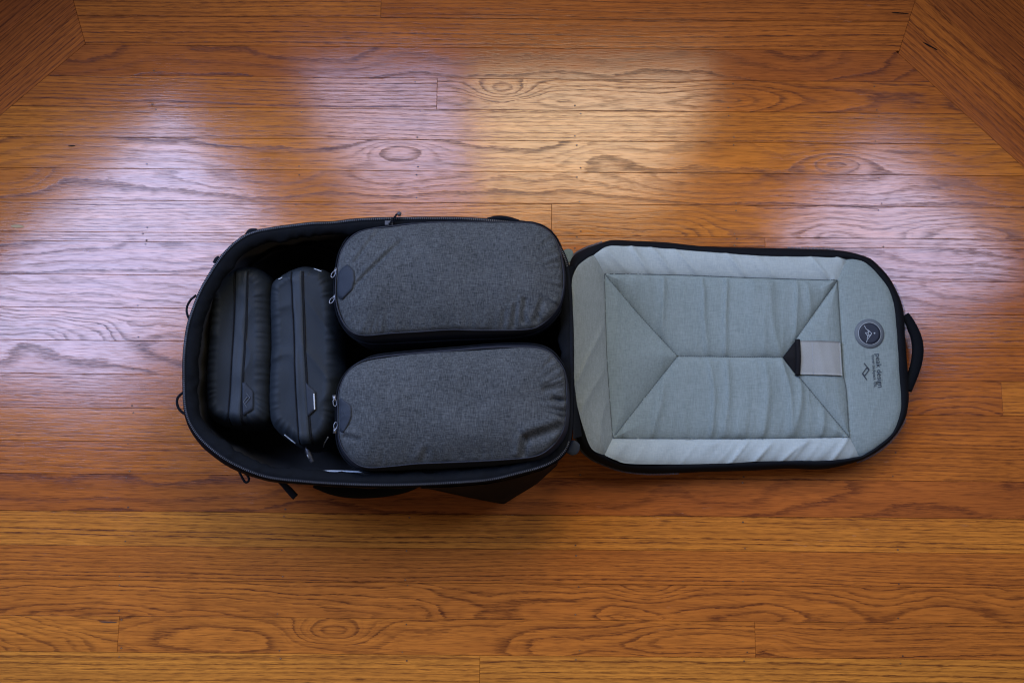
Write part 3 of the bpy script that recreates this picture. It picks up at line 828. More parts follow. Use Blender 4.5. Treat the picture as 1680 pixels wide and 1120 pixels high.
cen = line([NA, NB], 40); dTR = line([NB, TR], 40); dBR = line([NB, BR], 40)
SEGS = []
for c in (left_s, right_s, top_s, bot_s, dTL, dBL, cen, dTR, dBR): SEGS += polyline_segs(c[::3] if len(c) > 45 else c[::13])
for a, b in ((cTL, TL), (cTR, TR), (cBL, BL), (cBR, BR)): SEGS.append((a, b))
EDGE = polyline_segs(np.vstack([inner_s[::12], inner_s[:1]]))

def lid_height(P, wr):
    """Quilting: every seam pulls the cloth down; gathers run away from the seams."""
    d = seg_dist(P[:, :2], SEGS); e = seg_dist(P[:, :2], EDGE)
    puff = 0.0068 * (1 - np.exp(-d / 0.013)) - 0.003
    edge = -0.006 * np.exp(-e / 0.008)
    z = P[:, 2] + puff + edge
    near = np.exp(-d / 0.03)
    for i in range(len(P)):
        z[i] += wr(P[i, 0], P[i, 1], d[i], e[i], near[i])
    return z
def wr_quilt(x, y, d, e, near):
    u = x + 0.012 * nz(y * 9, 4.0) + 0.10 * (y - 0.27) * nz(x * 6, 2.0)
    a = max(0.0, ridge(u * 26, y * 2.2, 0.5)) ** 3
    b = max(0.0, ridge(u * 60, y * 7.0, 3.5)) ** 2
    m = 1 - math.exp(-d / 0.006)
    return m * (0.0052 * a + 0.0020 * b * near)
def wr_strip(sign):
    def g(x, y, d, e, near):
        u = x + sign * 0.9 * y
        a = max(0.0, ridge(u * 24, y * 6, 8.5)) ** 3
        b = max(0.0, ridge(u * 48, y * 8, 2.5)) ** 2
        m = 1 - math.exp(-d / 0.006)
        return m * (0.0042 * a + 0.0012 * b)
    return g
def wr_end(x, y, d, e, near):
    u = x * 28 + 2 * nz(y * 5)
    return (1 - math.exp(-d / 0.008)) * 0.0036 * max(0, ridge(u, y * 2.5, 5.5)) ** 2 * (1 if x < 0.4 else 0.15)

def panel(name, c0, c1, d0, d1, nu, nv, mat, wr):
    S = coons(c0, c1, d0, d1, nu, nv).reshape(-1, 3)
    S[:, 2] = lid_height(S, wr)
    return obj(name, S, grid_faces(nu, nv), mat, lid)
P_TOP = panel('lining_strip', line([TL] + [tuple(p) for p in top_s[1:]], 140), on_inner((cTL, cTR)), [TL, cTL], [TR, cTR], 140, 30, GREY_STRIP, wr_strip(0.9))
P_BOT = panel('lining_strip', bot_s, on_inner((cBL, cBR)), [BL, cBL], [BR, cBR], 140, 30, GREY_STRIP, wr_strip(-0.9))
P_LEFT = panel('lining_end', on_inner((cTL, cBL)), left_s, [cTL, TL], [cBL, BL], 120, 40, GREY_END, wr_end)
P_RIGHT = panel('lining_end', on_inner((cTR, cBR)), right_s, [cTR, TR], [cBR, BR], 120, 44, GREY_LINING, wr_end)
Q1 = panel('quilted_panel', np.vstack([dTL, cen[1:], dTR[1:]]), top_s, [TL, TL], [TR, TR], 170, 60, GREY_LINING, wr_quilt)
Q2 = panel('quilted_panel', np.vstack([dBL, cen[1:], dBR[1:]]), bot_s, [BL, BL], [BR, BR], 170, 60, GREY_LINING, wr_quilt)
Q3 = panel('quilted_panel', np.vstack([dTL, dBL[::-1][1:]]), left_s, [TL, TL], [BL, BL], 110, 40, GREY_LINING, lambda *a: 0.35 * wr_quilt(*a))
Q4 = panel('quilted_panel', np.vstack([dTR[::-1], dBR[1:]]), right_s, [TR, TR], [BR, BR], 110, 40, GREY_LINING, lambda *a: 0.35 * wr_quilt(*a))
hs = [surf(q) for q in (Q1, Q2, Q3, Q4, P_RIGHT, P_LEFT, P_TOP, P_BOT)]
def lid_h(x, y):
    z = [h(x, y) for h in hs]; z = [q for q in z if q is not None]
    return max(z) if z else 0.046

# stitches
mb = MB()
def stitches(curve, pitch, ln, wid):
    n = int(np.sum(np.linalg.norm(np.diff(curve, axis=0), axis=1)) / pitch)
    q = resample(curve, max(n, 2), False)
    for i in range(len(q) - 1):
        c = 0.5 * (q[i] + q[i + 1]); d = q[i + 1] - q[i]
        mb.add(*bar((c[0], c[1], lid_h(c[0], c[1]) + 0.0006), (d[0], d[1], 0), ln, wid, 0.0016))
for c in (dTL, dBL, cen, dTR, dBR): stitches(c, 0.0036, 0.0021, 0.0010)
for c in (top_s, bot_s, left_s): stitches(c, 0.0030, 0.0027, 0.0008)
stitches(right_s, 0.0030, 0.0030, 0.0010)
mb.make('stitching', THREAD, lid, False, 'stuff')

# hook-tape tab with its rolled black end and the black triangle under it
tab = line([(0.4791,0.2459,0.0580), (0.5053,0.2454,0.0580), (0.5462,0.2444,0.0580)], 24); tab2 = line([(0.4772,0.1902,0.0580), (0.5078,0.1888,0.0580), (0.5469,0.1878,0.0580)], 24)
S = coons(tab, tab2, [tab[0], tab2[0]], [tab[-1], tab2[-1]], 24, 16).reshape(-1, 3)
S[:, 2] = [lid_h(p[0], p[1]) + 0.0035 + 0.0012 * nz(p[0] * 30, p[1] * 30) for p in S]
under = S.copy(); under[:, 2] -= 0.0016
gf = grid_faces(24, 16)
edge = [i for i in range(24)] + [23 + 24 * j for j in range(1, 16)] + [15 * 24 + i for i in range(22, -1, -1)] + [24 * j for j in range(14, 0, -1)]
nn = len(S)
faces = gf + [tuple(i + nn for i in q[::-1]) for q in gf] + [(edge[i], edge[(i + 1) % len(edge)], edge[(i + 1) % len(edge)] + nn, edge[i] + nn) for i in range(len(edge))]
obj('hook_tab', np.vstack([S, under]), faces, HOOK, lid)
mb = MB()
row = line([(0.4982,0.2444,0.0580), (0.4983,0.1900,0.0580)], 34)
for i in range(len(row) - 1):
    c = 0.5 * (row[i] + row[i + 1]); d = row[i + 1] - row[i]
    mb.add(*bar((c[0], c[1], lid_h(c[0], c[1]) + 0.0036), d, 0.0010, 0.0009, 0.0006))
mb.make('tab_stitching', LINING_PALE, lid, False, 'stuff')
r = line([(0.4754,0.2475,0.0580), (0.4744,0.2184,0.0580), (0.4736,0.1885,0.0580)], 16)
r[:, 2] = [lid_h(p[0], p[1]) + 0.0038 for p in r]
v, f = tube(r, 0.0042, 0.0040, 14); obj('tab_roll', v, f, WEB, lid)
tri = [(0.4508,0.2187,0.0500), (0.4743,0.2482,0.0500), (0.4764,0.2482,0.0500), (0.4739,0.1889,0.0500), (0.4718,0.1889,0.0500)]
v, f = fill_poly(tri, lid_h, 0.0012, 0.0012); obj('tab_patch', v, f, WEB, lid)

# round patch with the mountain emblem
pc = arr([(0.5957,0.2581,0.0500)][0])
PXM = 0.001005
def disc(r0, r1, lift, name, mat, n=56, k=4):
    v = []; f = []
    for j in range(k + 1):
        r = r0 + (r1 - r0) * j / k
        for i in range(n):
            a = 2 * math.pi * i / n; x = pc[0] + r * math.cos(a); y = pc[1] + r * math.sin(a)
            v.append((x, y, lid_h(x, y) + lift))
    for j in range(k):
        for i in range(n): f.append((j * n + i, j * n + (i + 1) % n, (j + 1) * n + (i + 1) % n, (j + 1) * n + i))
    b = len(v)
    for i in range(n): v.append((v[k * n + i][0], v[k * n + i][1], v[k * n + i][2] - 0.0012))
    for i in range(n): f.append((k * n + i, k * n + (i + 1) % n, b + (i + 1) % n, b + i))
    return obj(name, v, f, mat, lid)
disc(0.0001, 24.6 * PXM, 0.0009, 'logo_patch', PATCH_OUT)
disc(0.0001, 17.9 * PXM, 0.0013, 'patch_field', PATCH_IN)
disc(18.2 * PXM, 18.75 * PXM, 0.0016, 'patch_ring', PATCH_LINE)
def strokes(name, lines, w, mat, lift, parent):
    mb = MB()
    for ln in lines:
        for a, b in zip(ln[:-1], ln[1:]):
            a, b = arr(a), arr(b); n = max(2, int(np.linalg.norm((b - a)[:2]) / 0.002) + 1)
            q = line([a, b], n + 1)
            for i in range(n):
                c = 0.5 * (q[i] + q[i + 1]); d = q[i + 1] - q[i]
                mb.add(*bar((c[0], c[1], lid_h(c[0], c[1]) + lift), (d[0], d[1], 0), np.linalg.norm(d[:2]) + w * 0.5, w, 0.0006))
    return mb.make(name, mat, parent, False)
mt = [(0.5873,0.2713,0.0500), (0.5900,0.2657,0.0500), (0.5944,0.2626,0.0500), (0.5988,0.2585,0.0500), (0.5944,0.2518,0.0500), (0.5906,0.2472,0.0500), (0.5894,0.2430,0.0500)]
e1 = [mt, [(0.5882,0.2595,0.0500), (0.5928,0.2595,0.0500), (0.5959,0.2621,0.0500)], [(0.5930,0.2646,0.0500), (0.5931,0.2564,0.0500), (0.5971,0.2554,0.0500)], [(0.5885,0.2590,0.0500), (0.5915,0.2543,0.0500), (0.5955,0.2533,0.0500), (0.5988,0.2579,0.0500)], [(0.5926,0.2564,0.0500), (0.5907,0.2492,0.0500)]]
strokes('patch_emblem', e1, 0.0008, PATCH_LINE, 0.0019, lid)
sx, sy, _ = [(0.6035,0.2587,0.0500)][0]
v = [(sx, sy, lid_h(sx, sy) + 0.0021)] + [(sx + 0.0013 * math.cos(i * math.pi / 6), sy + 0.0013 * math.sin(i * math.pi / 6), lid_h(sx, sy) + 0.0021) for i in range(12)]
obj('patch_star', v, [(0, 1 + i, 1 + (i + 1) % 12) for i in range(12)], PATCH_LINE, lid, False)
lg = [[(0.5843,0.2083,0.0500), (0.5918,0.1981,0.0500), (0.5842,0.1879,0.0500)], [(0.5869,0.1812,0.0500), (0.5803,0.1911,0.0500), (0.5876,0.2007,0.0500)], [(0.5874,0.2009,0.0500), (0.5915,0.1979,0.0500)], [(0.5807,0.1914,0.0500), (0.5845,0.1877,0.0500)]]
strokes('printed_logo', lg, 0.0012, PRINT, 0.0010, lid)

def lettering(name, text, a, b, height_scale=1.0):
    """Text set from a to b along its baseline."""
    cu = bpy.data.curves.new('lettering', 'FONT'); cu.body = text; cu.size = 1.0; cu.resolution_u = 3
    tmp = bpy.data.objects.new('lettering', cu); COL.objects.link(tmp)
    dg = bpy.context.evaluated_depsgraph_get()
    m = bpy.data.meshes.new_from_object(tmp.evaluated_get(dg))
    bpy.data.objects.remove(tmp); bpy.data.curves.remove(cu)
    vs = [tuple(p.co) for p in m.vertices]; fs = [tuple(p.vertices) for p in m.polygons]
    bpy.data.meshes.remove(m)
    x0 = min(p[0] for p in vs); x1 = max(p[0] for p in vs)
    a, b = arr(a)[:2], arr(b)[:2]; d = b - a; L = np.linalg.norm(d); d /= L; up = np.array([-d[1], d[0]])
    k = L / (x1 - x0); out = []
    for p in vs:
        q = a + d * (p[0] - x0) * k + up * p[1] * k * height_scale
        out.append((q[0], q[1], lid_h(q[0], q[1]) + 0.0010))
    return obj(name, out, fs, PRINT, lid, False)
lettering('brand_lettering', 'peak design', [(0.6039,0.2241,0.0500)][0], [(0.6053,0.1681,0.0500)][0], 1.0)
lettering('small_lettering', 'travel backpack 45L', [(0.5972,0.2226,0.0500)][0], [(0.5985,0.1686,0.0500)][0], 1.05)

# grab handle on the far right edge
hp = catmull([(0.6645,0.2930,0.0300), (0.6711,0.2825,0.0300), (0.6775,0.2679,0.0300), (0.6818,0.2543,0.0300), (0.6835,0.2387,0.0300), (0.6819,0.2222,0.0300), (0.6779,0.2067,0.0300), (0.6725,0.1922,0.0300), (0.6671,0.1789,0.0300), (0.6612,0.1656,0.0300)], 60, False)
v, f = tube(hp, 0.0098, 0.0062, 14, taper=lambda t: 0.74 + 0.26 * math.sin(math.pi * min(1, max(0, 0.08 + 0.84 * t))))
obj('grab_handle', v, f, SHELL, lid)

# ------------------------------------------------------------------ the two heather packing cubes
def creases(list_):
    segs = [(arr(a), arr(b), w, d) for a, b, w, d in list_]
    def g(x, y):
        z = 0.0; p = np.array([x, y])
        for a, b, w, dep in segs:
            ab = (b - a)[:2]; L = ab @ ab; t = ((p - a[:2]) @ ab) / L
            q = a[:2] + min(1, max(0, t)) * ab
            s = (p - q); dist = math.hypot(*s); side = 1 if (ab[0] * s[1] - ab[1] * s[0]) > 0 else -1
            fade = min(1.0, max(0.0, (1.15 - abs(2 * t - 1)) / 0.3))
            z += fade * dep * (math.exp(-(dist / w) ** 2) * (-1.0) + 0.55 * math.exp(-((dist - 1.8 * w * 1.0) / w) ** 2) * (1 if side > 0 else 0.2))
        return z
    return g

def packing_cube(label, loc, outline, lower, spine, ztop, dome, crease, gather, seed, tabpts, pulls, piping_up):
    t = empty('packing_cube', loc, label=label, cat='packing cube', group='grey packing cubes in the backpack')
    N = 300
    out = smooth_ring(catmull(outline, N, True), 2)
    s_all = np.arange(N) / N
    def prof(tt, s, x, y, d, z0):
        h = z0 + dome * (1 - (1 - min(1, d / 0.085)) ** 2.6)
        a = 2 * math.pi * s
        g = gather(x, y)
        pk = max(0, ridge(15 * math.cos(a), 15 * math.sin(a), seed)) ** 2
        pk2 = max(0, ridge(40 * math.cos(a), 40 * math.sin(a), seed + 4)) ** 2
        h += (0.0014 + 0.0052 * g) * pk * math.exp(-d / (0.018 + 0.03 * g)) * min(1, d / 0.004)
        h += (0.0006 + 0.0026 * g) * pk2 * math.exp(-d / (0.010 + 0.02 * g)) * min(1, d / 0.003)
        h += 0.0045 * nz(x * 13, y * 17, seed) + 0.0009 * nz(x * 45, y * 45, seed + 2)
        h += crease(x, y)
        return h
    v, f = polar(out, spine, prof, 44)
    topp = obj('top_panel', v, f, HEATHER, t)
    # side wall: dark nylon from the seam round the cube down into the bag
    lw = smooth_ring(catmull(lower, N, True), 2)
    lwm = nearest_on(out, np.vstack([resample(lw, 1200, True)]))
    lwm = smooth_ring(lwm, 6)
    w = np.array([0.0016 * nz(20 * math.cos(2 * math.pi * q), 20 * math.sin(2 * math.pi * q), seed) for q in s_all])
    r0 = out.copy(); r0[:, 2] -= 0.0005
    r1 = out * 0.62 + lwm * 0.38; r1[:, 2] = out[:, 2] - 0.012 + w
    r2 = lwm.copy(); r2[:, 2] = lwm[:, 2] + w
    r3 = offset(lwm, -0.002); r3[:, 2] = 0.10
    r4 = offset(lwm, -0.012); r4[:, 2] = 0.045
    r5 = offset(lwm, -0.03); r5[:, 2] = 0.030
    v, f = loft([r0, r1, r2, r3, r4, r5]); f.append(tuple(5 * N + i for i in range(N))[::-1])
    side = obj('side_panel', v, f, CUBE_SIDE, t)
    # zip line round the side
    zt = 0.5 * r1 + 0.5 * r2; zt = offset(zt, 0.0012)
    v, f = tube(zt, 0.0016, 0.0026, 8, True); obj('zipper_tape', v, f, BINDING, t)
    # seam piping
    pp = offset(out, 0.0008); pp[:, 2] += 0.0004
    v, f = tube(pp, 0.0010, 0.0010, 8, True); obj('piping', v, f, CUBE_SIDE, t)
    h = surf(topp)
    hh = lambda x, y: h(x, y, ztop - 0.004)
    v, f = fill_poly(tabpts, hh, 0.0008, 0.0016); obj('pull_tab', v, f, TAB, t)
    for p, dr in pulls:
        mb = MB(); p = arr(p); dr = Vector(dr).normalized()
        mb.add(*bar(p, dr, 0.009, 0.005, 0.004))
        ring = []
        side_ = Vector((-dr.y, dr.x, 0))
        for q in range(16):
            a = 2 * math.pi * q / 16; ring.append(tuple(Vector(p) + dr * (0.007 + 0.0055 * math.cos(a)) + side_ * (0.0026 * math.sin(a)) + Vector((0, 0, 0.002))))
        mb.add(*tube(ring, 0.0008, 0.0008, 6, True))
        mb.make('zipper_pull', METAL, t, True)
    return t

o1 = [(-0.2427,0.3826,0.2120), (-0.2261,0.3912,0.2120), (-0.2029,0.3955,0.2120), (-0.1490,0.4017,0.2120), (-0.0932,0.4046,0.2120), (-0.0233,0.4046,0.2120), (0.0186,0.4032,0.2120), (0.0373,0.3998,0.2120), (0.0558,0.3893,0.2120), (0.0673,0.3735,0.2120), (0.0741,0.3493,0.2120), (0.0776,0.3143,0.2120), (0.0737,0.2861,0.2120), (0.0644,0.2674,0.2120), (0.0459,0.2487,0.2120), (0.0229,0.2399,0.2120), (-0.0458,0.2385,0.2120), (-0.0917,0.2394,0.2120), (-0.1375,0.2366,0.2120), (-0.1833,0.2339,0.2120), (-0.2198,0.2306,0.2120), (-0.2401,0.2357,0.2120), (-0.2552,0.2534,0.2120), (-0.2647,0.2814,0.2120), (-0.2660,0.3143,0.2120), (-0.2614,0.3502,0.2120), (-0.2553,0.3664,0.2120)]
l1 = [(-0.2571,0.3948,0.1650), (-0.2333,0.4046,0.1650), (-0.1538,0.4165,0.1650), (-0.0240,0.4185,0.1650), (0.0384,0.4145,0.1650), (0.0624,0.4017,0.1650), (0.0747,0.3829,0.1650), (0.0831,0.3535,0.1650), (0.0868,0.3291,0.1650), (0.0847,0.3068,0.1650), (0.0797,0.2826,0.1650), (0.0644,0.2566,0.1650), (0.0321,0.2365,0.1650), (-0.0123,0.2279,0.1650), (-0.0802,0.2241,0.1650), (-0.1651,0.2193,0.1650), (-0.2198,0.2193,0.1650), (-0.2456,0.2317,0.1650), (-0.2651,0.2547,0.1650), (-0.2755,0.2903,0.1650), (-0.2764,0.3243,0.1650), (-0.2716,0.3633,0.1650)]
cr1 = creases([([(-0.2349,0.3032,0.2200)][0], [(-0.1645,0.3748,0.2200)][0], 0.0032, 0.0030), ([(-0.2367,0.3389,0.2200)][0], [(-0.2036,0.3900,0.2200)][0], 0.0030, 0.0024)]
              + [([(0.0164,0.2474,0.2200)][0], [(0.0202,0.2845,0.2200)][0], 0.004, 0.0034), ([(0.0018,0.2418,0.2200)][0], [(0.0055,0.2752,0.2200)][0], 0.0035, 0.0026), ([(-0.0137,0.2400,0.2200)][0], [(-0.0110,0.2678,0.2200)][0], 0.0035, 0.0024), ([(0.0347,0.2492,0.2200)][0], [(0.0458,0.2827,0.2200)][0], 0.004, 0.0028)])
right1 = [(0.0833,0.3241,0.2100)][0]
def g1(x, y): return math.exp(-((x - right1[0]) / 0.035) ** 2) + 0.35 * math.exp(-((y - 0.225) / 0.05) ** 2)
packing_cube('upper charcoal heather packing cube with two long diagonal creases beside its pull tab', (-0.09, 0.33, 0.03), o1, l1,
             ([(-0.1848,0.3162,0.2120)][0], [(-0.0046,0.3190,0.2120)][0]), 0.212, 0.021, cr1, g1, 3.0,
             [(-0.2647,0.3005,0.2150), (-0.2630,0.3249,0.2150), (-0.2567,0.3325,0.2150), (-0.2476,0.3367,0.2150), (-0.2372,0.3259,0.2150), (-0.2364,0.3118,0.2150), (-0.2393,0.2977,0.2150), (-0.2564,0.2832,0.2150), (-0.2629,0.2874,0.2150)],
             [([(-0.2695,0.3320,0.2000)][0], (-0.5, -1, 0)), ([(-0.2698,0.2912,0.2000)][0], (-0.7, -1, 0))], True)

o2 = [(-0.2145,0.1932,0.2120), (-0.1680,0.1997,0.2120), (-0.0850,0.2061,0.2120), (-0.0256,0.2107,0.2120), (0.0265,0.2107,0.2120), (0.0521,0.2061,0.2120), (0.0666,0.1932,0.2120), (0.0765,0.1785,0.2120), (0.0800,0.1584,0.2120), (0.0807,0.1292,0.2120), (0.0787,0.1056,0.2120), (0.0731,0.0840,0.2120), (0.0568,0.0633,0.2120), (0.0333,0.0503,0.2120), (-0.0135,0.0454,0.2120), (-0.0719,0.0423,0.2120), (-0.1393,0.0396,0.2120), (-0.1770,0.0360,0.2120), (-0.2138,0.0342,0.2120), (-0.2347,0.0436,0.2120), (-0.2514,0.0651,0.2120), (-0.2565,0.0885,0.2120), (-0.2579,0.1237,0.2120), (-0.2562,0.1492,0.2120), (-0.2472,0.1703,0.2120), (-0.2334,0.1849,0.2120)]
l2 = [(-0.2260,0.1975,0.1650), (-0.2045,0.2070,0.1650), (-0.0877,0.2184,0.1650), (-0.0264,0.2241,0.1650), (0.0274,0.2250,0.1650), (0.0566,0.2174,0.1650), (0.0725,0.2012,0.1650), (0.0846,0.1785,0.1650), (0.0918,0.1427,0.1650), (0.0924,0.1053,0.1650), (0.0875,0.0811,0.1650), (0.0696,0.0552,0.1650), (0.0371,0.0376,0.1650), (-0.0185,0.0294,0.1650), (-0.1111,0.0248,0.1650), (-0.1851,0.0229,0.1650), (-0.2222,0.0257,0.1650), (-0.2466,0.0367,0.1650), (-0.2639,0.0616,0.1650), (-0.2684,0.0913,0.1650), (-0.2693,0.1277,0.1650), (-0.2663,0.1559,0.1650), (-0.2519,0.1823,0.1650)]
cr2 = creases([([(0.0587,0.1357,0.2200)][0], [(0.0776,0.1285,0.2200)][0], 0.0045, 0.0050), ([(0.0179,0.0728,0.2200)][0], [(0.0737,0.0925,0.2200)][0], 0.007, 0.0060), ([(0.0161,0.0496,0.2200)][0], [(0.0197,0.0790,0.2200)][0], 0.005, 0.004),
               ([(0.0452,0.1466,0.2200)][0], [(0.0777,0.1502,0.2200)][0], 0.006, 0.003), ([(-0.2495,0.0799,0.2200)][0], [(-0.2242,0.0728,0.2200)][0], 0.004, 0.003), ([(-0.1341,0.0407,0.2200)][0], [(-0.1236,0.0612,0.2200)][0], 0.005, 0.002)])
right2 = [(0.0853,0.1203,0.2100)][0]
def g2(x, y): return 1.25 * math.exp(-((x - right2[0]) / 0.035) ** 2) + 0.3 * math.exp(-((x + 0.26) / 0.02) ** 2)
packing_cube('lower charcoal heather packing cube, its end by the lid bunched in folds', (-0.09, 0.13, 0.03), o2, l2,
             ([(-0.1766,0.1183,0.2120)][0], [(-0.0045,0.1274,0.2120)][0]), 0.212, 0.021, cr2, g2, 8.0,
             [(-0.2563,0.1353,0.2150), (-0.2536,0.1362,0.2150), (-0.2374,0.1235,0.2150), (-0.2366,0.1072,0.2150), (-0.2417,0.0946,0.2150), (-0.2495,0.0829,0.2150), (-0.2550,0.0874,0.2150)],
             [([(-0.2662,0.1367,0.2000)][0], (0.15, -1, 0)), ([(-0.2640,0.0883,0.2000)][0], (0.1, 1, 0))], True)

# ------------------------------------------------------------------ the two black pouches at the head of the bag
def pouch(label, loc, outline, spine, zedge, ztop, seed, strip_l, strip_r, extra):
    t = empty('zip_pouch', loc, label=label, cat='pouch', group='black zip pouches in the backpack')
    N = 240
    out = offset(smooth_ring(catmull(outline, N, True), 3), 0.0025)
    def prof(tt, s, x, y, d, z0):
        q = min(1, d / 0.026)
        h = zedge + (ztop - zedge) * (1 - (1 - q) ** 2.2) ** (1 / 1.7)
        a = 2 * math.pi * s
        pk = max(0, ridge(9 * math.cos(a), 9 * math.sin(a), seed)) ** 2
        h += 0.005 * pk * q * (1 - q) * 2.2
        u = y + 0.5 * abs(x - spine[0][0])
        h += 0.0034 * max(0, ridge(u * 15 + seed * 3.7, x * 12, seed)) ** 3 * min(1, d / 0.01)
        h += 0.0045 * nz(x * 18, y * 13, seed)
        return h
    v, f = polar(out, spine, prof, 40)
    body = obj('body', v, f, POUCH, t)
    r1 = offset(out, 0.001); r1[:, 2] = zedge - 0.03
    r2 = offset(out, -0.010); r2[:, 2] = 0.028
    r0 = out.copy(); r0[:, 2] = zedge
    v, f = loft([r0, r1, r2]); f.append(tuple(2 * N + i for i in range(N))[::-1])
    obj('side_panel', v, f, POUCH, t)
    h = surf(body); hh = lambda x, y: h(x, y, zedge)
    # flap over the zip, with a fold along each side
    nl = 70
    a, b = catmull(strip_l, nl, False), catmull(strip_r, nl, False)
    rows = []
    for w, dz in ((-0.02, -0.002), (0.0, 0.0016), (0.10, 0.0030), (0.35, 0.0022), (0.65, 0.0024), (0.90, 0.0032), (1.0, 0.0018), (1.02, -0.002)):
        q = a * (1 - w) + b * w
        for i in range(nl): q[i, 2] = hh(q[i, 0], q[i, 1]) + dz
        rows.append(q)
    v, f = loft(rows, False); obj('zip_flap', v, f, FLAP, t)
    for c in (a, b):
        q = c.copy()
        for i in range(nl): q[i, 2] = hh(q[i, 0], q[i, 1]) + 0.0004
        q[:, 0] += (0.0016 if c is b else -0.0016)
        v, f = tube(q, 0.0011, 0.0012, 8); obj('flap_piping', v, f, WEB, t)
    extra(t, hh)
    return t

def draped(name, pts, w, hgt, lift, mat, t, hh, seg=8):
    q = catmull(pts, 20, False)
    for i in range(len(q)): q[i, 2] = hh(q[i, 0], q[i, 1]) + lift
    v, f = tube(q, w, hgt, seg); return obj(name, v, f, mat, t)

def extra1(t, hh):
    v, f = fill_poly([(-0.4175,0.1645,0.1550), (-0.4138,0.1654,0.1550), (-0.4005,0.1512,0.1550), (-0.3994,0.1238,0.1550), (-0.4145,0.1135,0.1550)], hh, 0.001, 0.0022); tb = obj('logo_tab', v, f, TAB, t)
    mb = MB()
    for ln in ([(-0.4098,0.1479,0.1600), (-0.4044,0.1413,0.1600), (-0.4107,0.1328,0.1600)], [(-0.4085,0.1267,0.1600), (-0.4140,0.1347,0.1600), (-0.4082,0.1427,0.1600)]):
        for a, b in zip(ln[:-1], ln[1:]):
            c = 0.5 * (arr(a) + arr(b)); d = arr(b) - arr(a)
            mb.add(*bar((c[0], c[1], hh(c[0], c[1]) + 0.0042), (d[0], d[1], 0), np.linalg.norm(d) + 0.0006, 0.0009, 0.0008))
    mb.make('tab_logo', plain('embossed_tab_logo', (0.05, 0.055, 0.06), 0.4), tb, False)
pouch('black zip pouch against the rounded end of the backpack, embossed logo on its tab', (-0.41, 0.24, 0.028),
      [(-0.4812,0.3108,0.1150), (-0.4781,0.3309,0.1150), (-0.4689,0.3450,0.1150), (-0.4553,0.3500,0.1150), (-0.4377,0.3530,0.1150), (-0.4210,0.3540,0.1150), (-0.4040,0.3490,0.1150), (-0.3928,0.3369,0.1150), (-0.3861,0.3169,0.1150), (-0.3827,0.2750,0.1150), (-0.3803,0.2354,0.1150), (-0.3787,0.1883,0.1150), (-0.3785,0.1571,0.1150), (-0.3774,0.1261,0.1150), (-0.3796,0.1068,0.1150), (-0.3948,0.0991,0.1150), (-0.4255,0.0981,0.1150), (-0.4527,0.1020,0.1150), (-0.4725,0.1145,0.1150), (-0.4794,0.1406,0.1150), (-0.4816,0.1883,0.1150), (-0.4809,0.2393,0.1150)],
      ([(-0.4344,0.2949,0.1150)][0], [(-0.4298,0.1571,0.1150)][0]), 0.110, 0.152, 2.0,
      [(-0.4346,0.3412,0.1500), (-0.4343,0.2883,0.1500), (-0.4348,0.2302,0.1500), (-0.4353,0.1726,0.1500), (-0.4363,0.1299,0.1500), (-0.4365,0.0997,0.1500)], [(-0.4172,0.3412,0.1500), (-0.4171,0.2883,0.1500), (-0.4176,0.2302,0.1500), (-0.4182,0.1726,0.1500), (-0.4184,0.1299,0.1500), (-0.4181,0.0997,0.1500)], extra1)

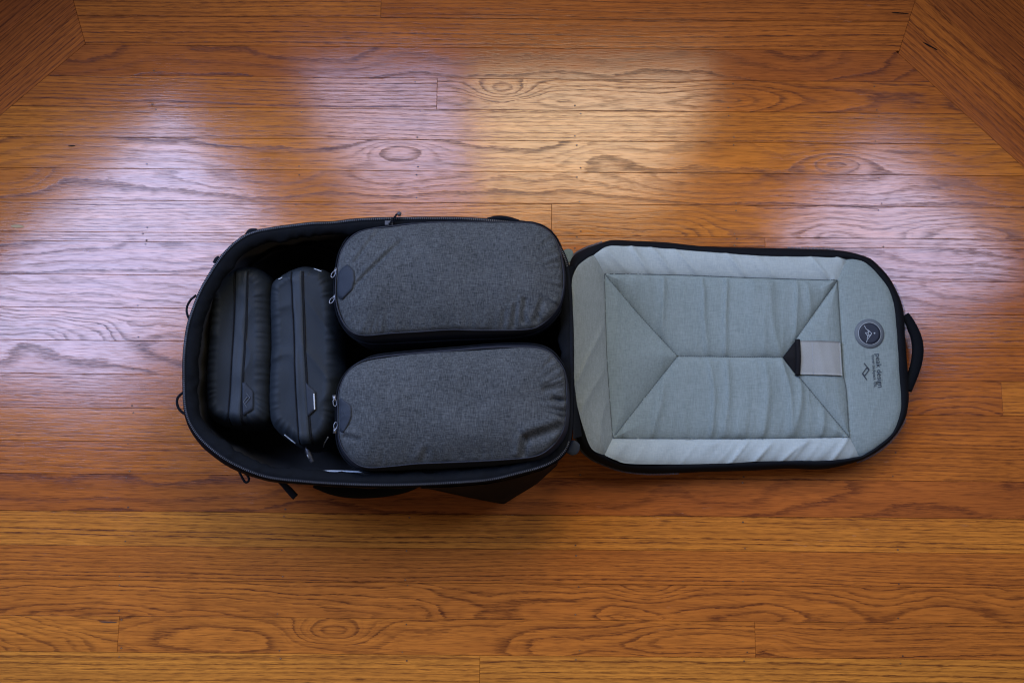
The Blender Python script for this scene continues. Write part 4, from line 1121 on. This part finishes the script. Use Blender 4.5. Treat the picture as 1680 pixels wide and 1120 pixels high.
def extra2(t, hh):
    v, f = fill_poly([(-0.3183,0.1645,0.1550), (-0.3028,0.1502,0.1550), (-0.3020,0.1229,0.1550), (-0.3139,0.1116,0.1550)], hh, 0.001, 0.0022); tb = obj('logo_tab', v, f, TAB, t)
    draped('edge_highlight', [(-0.3047,0.1469,0.1600), (-0.3040,0.1384,0.1600), (-0.3029,0.1225,0.1600)], 0.0011, 0.0010, 0.0036, REFLECT, t, hh)  # highlight along the tab's edge, built as a pale bead
    draped('reflective_loop', [(-0.3521,0.0852,0.1400), (-0.3443,0.0786,0.1400), (-0.3356,0.0720,0.1400)], 0.0009, 0.0009, 0.0022, REFLECT, t, hh)
    draped('reflective_loop', [(-0.2853,0.0824,0.1400), (-0.2903,0.0749,0.1400), (-0.2957,0.0673,0.1400)], 0.0010, 0.0010, 0.0022, REFLECT, t, hh)
    draped('reflective_loop', [(-0.3144,0.3479,0.1400), (-0.3085,0.3454,0.1400), (-0.3011,0.3420,0.1400)], 0.0006, 0.0006, 0.0022, REFLECT, t, hh)
    draped('reflective_loop', [(-0.3670,0.3281,0.1400), (-0.3642,0.3291,0.1400), (-0.3613,0.3306,0.1400)], 0.0007, 0.0007, 0.0022, REFLECT, t, hh)
    p = arr([(-0.3186,0.0723,0.1350)][0])
    zp_ = obj('zipper_slider', *bar(p, (0.25, -1, 0), 0.013, 0.008, 0.006), DARK_METAL, t, False)
    v, f = tube(catmull([(-0.3208,0.0717,0.1380), (-0.3198,0.0693,0.1380), (-0.3170,0.0684,0.1380)], 10, False), 0.0013, 0.0013, 8); obj('pull_ring', v, f, METAL, t)
    v, f = tube(catmull([(-0.3200,0.0667,0.1320), (-0.3179,0.0601,0.1320), (-0.3138,0.0507,0.1320), (-0.3098,0.0432,0.1320)], 20, False), 0.0042, 0.0022, 10, taper=lambda q: 0.7 + 0.3 * math.sin(math.pi * q)); pl_ = obj('zipper_pull', v, f, DARK_METAL, t)
    v, f = tube(catmull([(-0.3182,0.0553,0.1345), (-0.3167,0.0520,0.1345), (-0.3142,0.0487,0.1345)], 8, False), 0.0014, 0.0008, 8, taper=lambda q: 0.4 + 0.6 * math.sin(math.pi * (0.1 + .8 * q))); obj('pull_highlight_band', v, f, METAL, pl_)
pouch('black zip pouch with pale modelled highlight on its tab edge, between the other pouch and the grey cubes', (-0.31, 0.23, 0.028),
      [(-0.3835,0.3249,0.1150), (-0.3721,0.3369,0.1150), (-0.3586,0.3460,0.1150), (-0.3450,0.3520,0.1150), (-0.3293,0.3545,0.1150), (-0.3134,0.3510,0.1150), (-0.2956,0.3460,0.1150), (-0.2822,0.3249,0.1150), (-0.2744,0.2899,0.1150), (-0.2705,0.2502,0.1150), (-0.2684,0.2059,0.1150), (-0.2683,0.1619,0.1150), (-0.2701,0.1183,0.1150), (-0.2762,0.0924,0.1150), (-0.2873,0.0761,0.1150), (-0.3033,0.0646,0.1150), (-0.3215,0.0636,0.1150), (-0.3361,0.0703,0.1150), (-0.3557,0.0828,0.1150), (-0.3716,0.0972,0.1150), (-0.3800,0.1174,0.1150), (-0.3817,0.1649,0.1150), (-0.3816,0.2157,0.1150), (-0.3832,0.2601,0.1150), (-0.3854,0.2949,0.1150)],
      ([(-0.3352,0.2899,0.1150)][0], [(-0.3274,0.1328,0.1150)][0]), 0.110, 0.157, 6.0,
      [(-0.3459,0.3402,0.1500), (-0.3423,0.2883,0.1500), (-0.3375,0.2302,0.1500), (-0.3338,0.1726,0.1500), (-0.3304,0.1252,0.1500), (-0.3249,0.0706,0.1500)], [(-0.3300,0.3402,0.1500), (-0.3269,0.2883,0.1500), (-0.3232,0.2302,0.1500), (-0.3186,0.1726,0.1500), (-0.3144,0.1252,0.1500), (-0.3090,0.0706,0.1500)], extra2)
